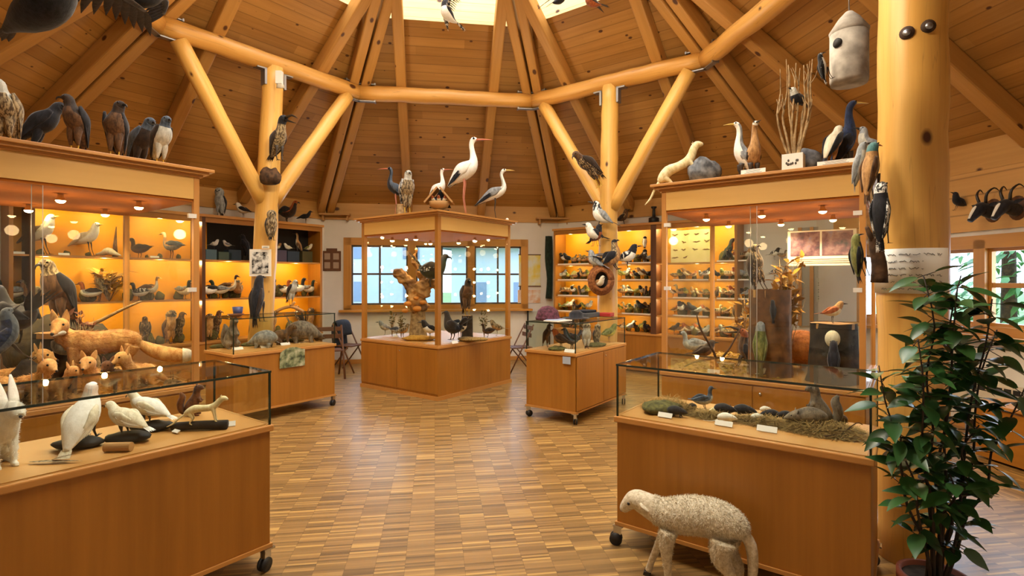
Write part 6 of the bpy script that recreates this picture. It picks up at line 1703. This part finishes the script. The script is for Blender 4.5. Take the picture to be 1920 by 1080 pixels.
branchy('dry_twig', on_plane(1590, 822, z), 0, 'thin bent twig at the right end of the front showcase', [([(-.12, 0, .01), (-.02, .02, .02), (.06, .03, .07), (.10, .04, .06)], .005, .002)], 'bark')
card(on_plane(1247, 783, z), YA - R(90), .085, .03, 'white label at the hay mound in right front showcase', -35)
card(on_plane(1357, 799, z), YA - R(90), .095, .03, 'pinkish label before the cream rat', -35)
card(on_plane(1438, 810, z), YA - R(90), .10, .033, 'white label in the middle of the right front showcase', -35)

# ---- left rear showcase
z2 = .786
def t2(x, y): return on_plane(x, y, z2)
mammal('sit', t2(436, 655), R(-30), .40, 'u_greybrown', 'dark marmot sitting in the rear left showcase', cat='marmot', name='mounted_marmot', vox=50)
mammal('round', t2(493, 653), R(190), .30, 'u_grey', 'grey round badger in the rear left showcase', cat='badger', name='mounted_badger', vox=50)
mammal('hare', t2(530, 647), R(10), .34, 'u_brown', 'brown hare with upright ears in the rear left showcase', cat='hare', name='mounted_hare', vox=50)
mammal('round', t2(570, 643), R(20), .40, 'u_greybrown', 'big grey-brown beaver at right in the rear left showcase', cat='beaver', name='mounted_beaver', vox=50)
mammal('mouse', t2(598, 640), R(0), .16, 'u_brown', 'small brown rodent at the right end of the rear left showcase', cat='rodent', name='mounted_rodent', vox=40)
for i, (x, y, r_, lab) in enumerate(((415, 652, .14, 'mossy pad under the marmot'), (470, 649, .12, 'mossy pad between marmot and badger'), (548, 641, .18, 'mossy pad between hare and beaver'))):
    rock(t2(x, y), YA, r_, .12, .05, lab, 'moss', 'moss_pad', 50 + i, 'moss')
for i, (x, y) in enumerate(((446, 657), (498, 653), (535, 648))):
    card(t2(x, y), YA, .12, .04, ('white label before the marmot', 'white label before the grey badger', 'white label before the brown hare')[i], -35)
zl2 = 1.17 + TH + .008
q = px(419, F * (EYE - zl2) / (594 - HY)); q = up(T2.location + AX * -.38 + BX * .10, zl2)
o = thing('flower_pot', 'dark blue pot standing on the left rear showcase lid', 'pot', q)
mb = MB(); mb.lathe([(0, 0), (.045, 0), (.06, .1), (.052, .1), (.045, .06), (0, .05)], 18); mb.build('pot', plain('blue_glaze', '3a4470', .35), o)
q = up(T2.location + AX * -.5 - BX * .1, zl2); mb = MB(); mb.lathe([(0, 0), (.05, 0), (.09, .03), (.08, .03), (0, .01)], 18); tag(mb.build('shallow_dish', 'brown_ply', loc=q), 'shallow brown dish left of the dark blue pot', 'dish')
q = up(hit(542, T2.location, AX), zl2)
o = branchy('driftwood', q, 0, 'curved driftwood under the grey owl on the left rear showcase', [([(-.16, 0, .02), (-.08, 0, .06), (.02, 0, .08), (.12, 0, .05), (.18, 0, .02)], .02, .018), ([(.02, 0, .08), (.07, 0, .14)], .02, .014)], 'cutwood', 'driftwood')
bird('raptor', q + Vector((.02, 0, .10)), R(-25), .34, ('f_brown', 'f_palegrey', 'f_darkbrown', 'f_palegrey'), 'grey-headed hawk owl perched on driftwood over the left rear showcase', pitch=-.2)
q = hit(548, FR2 - BX * .004, AX)
o = thing('animal_picture', 'green picture with an arched top stuck on the rear left showcase', 'picture', up(q, zat(688, q)), YA)
nt = NT('green_animal_print'); t_ = nt.noise(nt.coord(), 14, 4); nt.l(nt.ramp(t_.outputs[0], [(.38, lin('3c4430')), (.5, lin('7c8660')), (.66, lin('b8b89a'))]), nt.b.inputs['Base Color'])
mb = MB(); W = .16
pts = [(-W, 0, 0), (W, 0, 0), (W, 0, .2)] + [(W * math.cos(a * math.pi / 10) * .98, 0, .15 + .085 * math.sin(a * math.pi / 10)) for a in range(2, 10)] + [(-W, 0, .12)]
n_ = len(pts); mb.add(pts + [(x, -.006, z_) for x, _, z_ in pts], [tuple(range(n_))[::-1], tuple(range(n_, 2 * n_))] + [(i, (i + 1) % n_, n_ + (i + 1) % n_, n_ + i) for i in range(n_)]); mb.build('sheet', nt.m, o)

# ---- right rear showcase
z4 = .786
def t4(x, y): return on_plane(x, y, z4)
for x, y, k_, H, c, yw, lab in ((1027, 652, 'raptor', .30, DARKB, R(-20), 'dark bird leaning at left in the right rear showcase'), (1052, 657, 'song', .26, ('f_black', 'f_brown', 'f_darkbrown', 'f_rust'), R(150), 'dark brown bird in the middle of the right rear showcase'), (1072, 655, 'grouse', .30, ('f_greenblack', 'f_bluegrey', 'f_black', 'f_bluegrey'), R(200), 'blue-black crow near the corner of the right rear showcase'),
      (1100, 655, 'owl', .32, ('f_mottle', 'f_palegrey', 'f_brown', 'f_mottle'), R(-90), 'mottled grey owl at the corner of the right rear showcase'), (1120, 648, 'owl', .27, ('f_greenblack', 'f_mottle', 'f_black', 'f_mottle'), R(-70), 'dark green-grey owl behind the corner owl'), (1142, 643, 'song', .26, OLIVEB, R(20), 'olive bird at the far end of the right rear showcase')):
    bird(k_, t4(x, y), yw, H, c, lab)
for i, (x, y, r_) in enumerate(((1045, 657, .12), (1118, 650, .16))):
    rock(t4(x, y), YA, r_, .10, .05, ('mossy pad under the left birds of the right rear showcase', 'mossy pad under the owls of the right rear showcase')[i], 'moss', 'moss_pad', 60 + i, 'moss')
card(t4(1068, 662), YA - R(90), .13, .045, 'white label at the corner of the right rear showcase', -35)
q = CO4 + BX * .11 - AX * .013; o = thing('paper_sticker', 'small pale blue sticker below the counter corner of right rear showcase', 'sticker', up(q, .68), YA - R(90))
mb = MB(); mb.box((0, 0, .03), (.1, .004, .08)); mb.build('sheet', plain('pale_blue_label', 'a8b4c4', .6), o)
zl = 1.11 + TH + .008; TM = T(T4)
def on_lid(lx, ly): q = TM @ Vector((lx, ly, 0)); return up(q, zl)
KN = plain('purple_brown_knit', '6a3848', .9, col2='3c1c22', scale=30, bump=.5)
o = thing('knitted_hat', 'purple-brown knitted hat on papers on the right rear showcase', 'hat', on_lid(-.42, .17))
mb = MB(); mb.lathe([(.13, 0), (.14, .04), (.12, .11), (.07, .155), (0, .17)], 20); mb.build('crown', KN, o)
mb = MB(); mb.lathe([(.138, 0), (.146, .01), (.146, .035), (.136, .045)], 20); mb.build('brim', KN, o)
o = thing('paper_stack', 'loose stack of papers at the left end of the rear right showcase lid', 'papers', on_lid(-.5, -.02), YA - .1)
mb = MB(); mb.box((0, 0, .006), (.28, .2, .011)); mb.build('lower_sheets', 'white', o); mb = MB(); mb.box((.02, .05, .015), (.24, .16, .007), 0, (0, 0, .3)); mb.build('folder', plain('blue_folder', '9aa6c4', .5), o)
o = thing('felt_hat', 'black brimmed felt hat on the right rear showcase', 'hat', on_lid(-.08, -.02))
mb = MB(); mb.lathe([(.17, .01), (.16, .016), (.09, .02), (.085, .07), (.05, .1), (0, .1)], 22); mb.build('hat', 'f_black', o)
o = thing('grey_tray', 'dark grey tray with folded cloth near the post on the right rear showcase', 'tray', on_lid(.28, .06), YA)
mb = MB(); mb.box((0, 0, .03), (.34, .26, .06)); mb.build('tray', plain('grey_plastic', '4a4c50', .6), o, bevel=.01); mb = MB(); mb.box((0, 0, .075), (.28, .2, .03)); mb.build('cloth', 'jacketcloth', o, bevel=.012)
o = thing('red_case', 'small red case at the far end of the right rear showcase lid', 'case', on_lid(.54, -.12), YA)
mb = MB(); mb.box((0, 0, .025), (.12, .16, .05)); mb.build('case', plain('red_case', 'a8302c', .5), o, bevel=.008)

# ------------------------------------------------------------------ the lamb
pl = FL3 - BX * .53 - AX * .20
NL = .505
lamb = thing('mounted_lamb', 'cream woolly lamb standing before the right front showcase', 'lamb', (pl.x, pl.y, 0), math.atan2(BX.y, BX.x) + R(9))
q = Q['lamb']
mb = MB(); mb.loft([(x * NL, 0, z_ * NL) for x, z_, r in q['spine']], [(r * NL, r * NL * 1.06) for x, z_, r in q['spine']], 18, 3)
legs = [[(.22, .10, .62, .10), (.24, .11, .46, .065), (.23, .11, .30, .04), (.22, .11, .12, .032), (.23, .11, .03, .036)],
        [(.22, -.10, .62, .10), (.30, -.11, .46, .062), (.38, -.11, .30, .038), (.44, -.11, .15, .030), (.47, -.11, .04, .036)],
        [(-.30, .10, .64, .14), (-.28, .11, .46, .085), (-.38, .11, .30, .043), (-.35, .11, .13, .034), (-.34, .11, .03, .038)],
        [(-.34, -.10, .62, .13), (-.33, -.11, .46, .08), (-.43, -.11, .30, .042), (-.41, -.11, .13, .034), (-.40, -.11, .03, .038)]]
for leg in legs: mb.loft([(x * NL, y * NL, z_ * NL) for x, y, z_, r in leg], [r * (.92, 1.1, 1.2, 1.2, 1.15)[i_] * NL for i_, (x, y, z_, r) in enumerate(leg)], 10, 3, side=(0, 1, 0))
me = fuse(mb, NL / 110, 14)
link_mesh(me, 'body', 'wool', lamb)
tf = tufts(me, 34000, .011, .0032, (-.6, 0, -.8), 3, curl=.45, jitter=1.1, keep=lambda c: c.z > .12 + rr.random() * .15 and c.x < .20)
tufts(me, 6000, .007, .0025, (-.7, 0, -.7), 4, curl=.2, jitter=.4, mb=tf)
tf.build('fleece', 'wool', lamb)
for s in (-1, 1):
    mb = MB(); a = Vector((.50, .095 * s, .84)) * NL; e = Vector((.41, .13 * s, .78)) * NL
    mb.loft([a, a.lerp(e, .35), a.lerp(e, .75), e], [(.006, .012), (.006, .022), (.005, .016), (.002, .004)], 10, 2, side=(0, 0, 1)); mb.build('ear', 'wool', lamb)
mb = MB(); mb.loft([(x * NL, 0, z_ * NL) for x, z_, r in q['tail']], [r * NL for x, z_, r in q['tail']], 10, 3); mb.build('tail', 'wool', lamb)
x, y, z_, r = q['eye']
for s in (-1, 1):
    mb = MB(); mb.ball((x * NL, (y + .010) * s * NL, z_ * NL), .0085, 10)
    mb.build('eye', 'eye', lamb)
mb = MB(); mb.ball((.73 * NL, 0, .685 * NL), (.010, .012, .008), 10); mb.build('nose', plain('pink_grey_nose', '8a6a5c', .5), lamb)
for leg in legs:
    lx, ly = leg[-1][0] * NL, leg[-1][1] * NL
    for s in (-1, 1):
        mb = MB(); mb.box((lx + .008, ly + s * .009, .010), (.040, .015, .020), 0, None, None, .75); mb.build('hoof', 'beak_dark', lamb, bevel=.003)

# ------------------------------------------------------------------ potted plant
pp = px(1752, 2.28)
o = thing('potted_shrub', 'tall glossy green leafy shrub in a pot at the lower right', 'potted plant', (pp.x, pp.y, 0))
mb = MB(); mb.lathe([(0, 0), (.09, 0), (.12, .29), (.135, .29), (.135, .33), (.118, .33), (.115, .29), (0, .29)], 28); mb.build('pot', plain('terracotta', '6a3018', .7), o)
mb = MB(); mb.lathe([(0, .315), (.13, .31)], 20); mb.build('soil', 'barkdark', o)
M['leaf'] = None
nt = NT('glossy_leaf'); q_ = nt.noise(nt.coord(), 3, 2); nt.l(nt.ramp(q_.outputs[0], [(.3, lin('1c3a1c')), (.7, lin('3c6a34'))]), nt.b.inputs['Base Color']); nt.set(Roughness=.34, Specular_IOR_Level=.5)
M['leaf'] = nt.m
M['stem'] = plain('dark_stem', '2c2014', .7)
rr = random.Random(77)
st = [(-.19, .05, 1.22), (-.10, -.05, 1.35), (-.02, .03, 1.62), (.06, -.04, 1.58), (.13, .05, 1.62), (.22, -.03, 1.52), (.31, .04, 1.38), (-.15, -.02, .95), (.10, -.08, 1.0), (.34, -.02, 1.15), (.0, -.1, .8)]
ms = MB(); nleaf = 0; LV = []
for (dx, dy, hz) in st:
    P = [Vector((dx * .12, dy * .3, .3))]
    for i in range(1, 7):
        t = i / 6; P.append(Vector((dx * t ** .8 + rr.uniform(-.018, .018), dy * t + rr.uniform(-.03, .03), .3 + (hz - .3) * t)))
    ms.loft(P, [.0075 - .0008 * i for i in range(7)], 7, 3)
    z_ = .48
    ang = rr.random() * 6.28
    while z_ < hz:
        t = (z_ - .3) / (hz - .3); i = min(5, int(t * 6)); c = P[i].lerp(P[i + 1], t * 6 - i)
        for k_ in range(1 if t < .3 else (2 if t < .65 else 3)):
            ang += 2.4
            el = rr.uniform(-.7, .6); L = rr.uniform(.085, .14) * (1 if t > .3 else .85)
            d = Vector((math.cos(ang) * math.cos(el), math.sin(ang) * math.cos(el), math.sin(el)))
            b_ = c + d * rr.uniform(.02, .05); ms.tube([c, b_], .0018, 5)
            LV.append((b_, b_ + d * L, rr.uniform(.046, .068), (rr.uniform(-.5, .5), rr.uniform(-.5, .5), 1)))
        z_ += rr.uniform(.045, .08) * (1.2 if t < .45 else .75)
ms.build('stems', 'stem', o)
LV.sort(key=lambda l: -l[2])
for i in range(0, min(len(LV), 96)):
    a, e, w, u_ = LV[i]; mb = MB(); mb.leaf(a, e, w, u_, 0, .18, 7); mb.build('leaf', 'leaf', o)
mb = MB()
for a, e, w, u_ in LV[96:]: mb.leaf(a, e, w, u_, 0, .18, 7)
if LV[96:]: mb.build('small_leaves', 'leaf', o)['kind'] = 'stuff'

# ------------------------------------------------------------------ halogen lamps of the cabinets and shelves
for c, i in LAMPS:
    spot('cabinet_halogen', c, c - Vector((0, 0, 1)), 26 * i, HALO, 150, .5, .02)
    point('cabinet_glow', c - Vector((0, 0, .1)), 2.2 * i, (1.0, .62, .3), .05)
for k, cab, xs in ((-1, SW_L, (-1.85, -1.25, -.6, -.1, .35, .95, 1.5)), (1, SW_R, (-1.8, -1.2, -.6, .05, .6, 1.0))):
    for x in xs:
        lv = ((2.46, 7), (1.86, 7), (1.26, 5)) if k == -1 else ((2.46, 7), (1.84, 3.5), (1.55, 3.5), (1.25, 3.5), (.95, 3))
        for z_, pw in lv:
            if k == -1 and z_ > 2 and x > .0: continue
            point('shelf_halogen', wall_pt(k, x, -.33, z_), pw * LK, (1.0, .74, .30) if k == -1 else (1.0, .84, .42), .03)
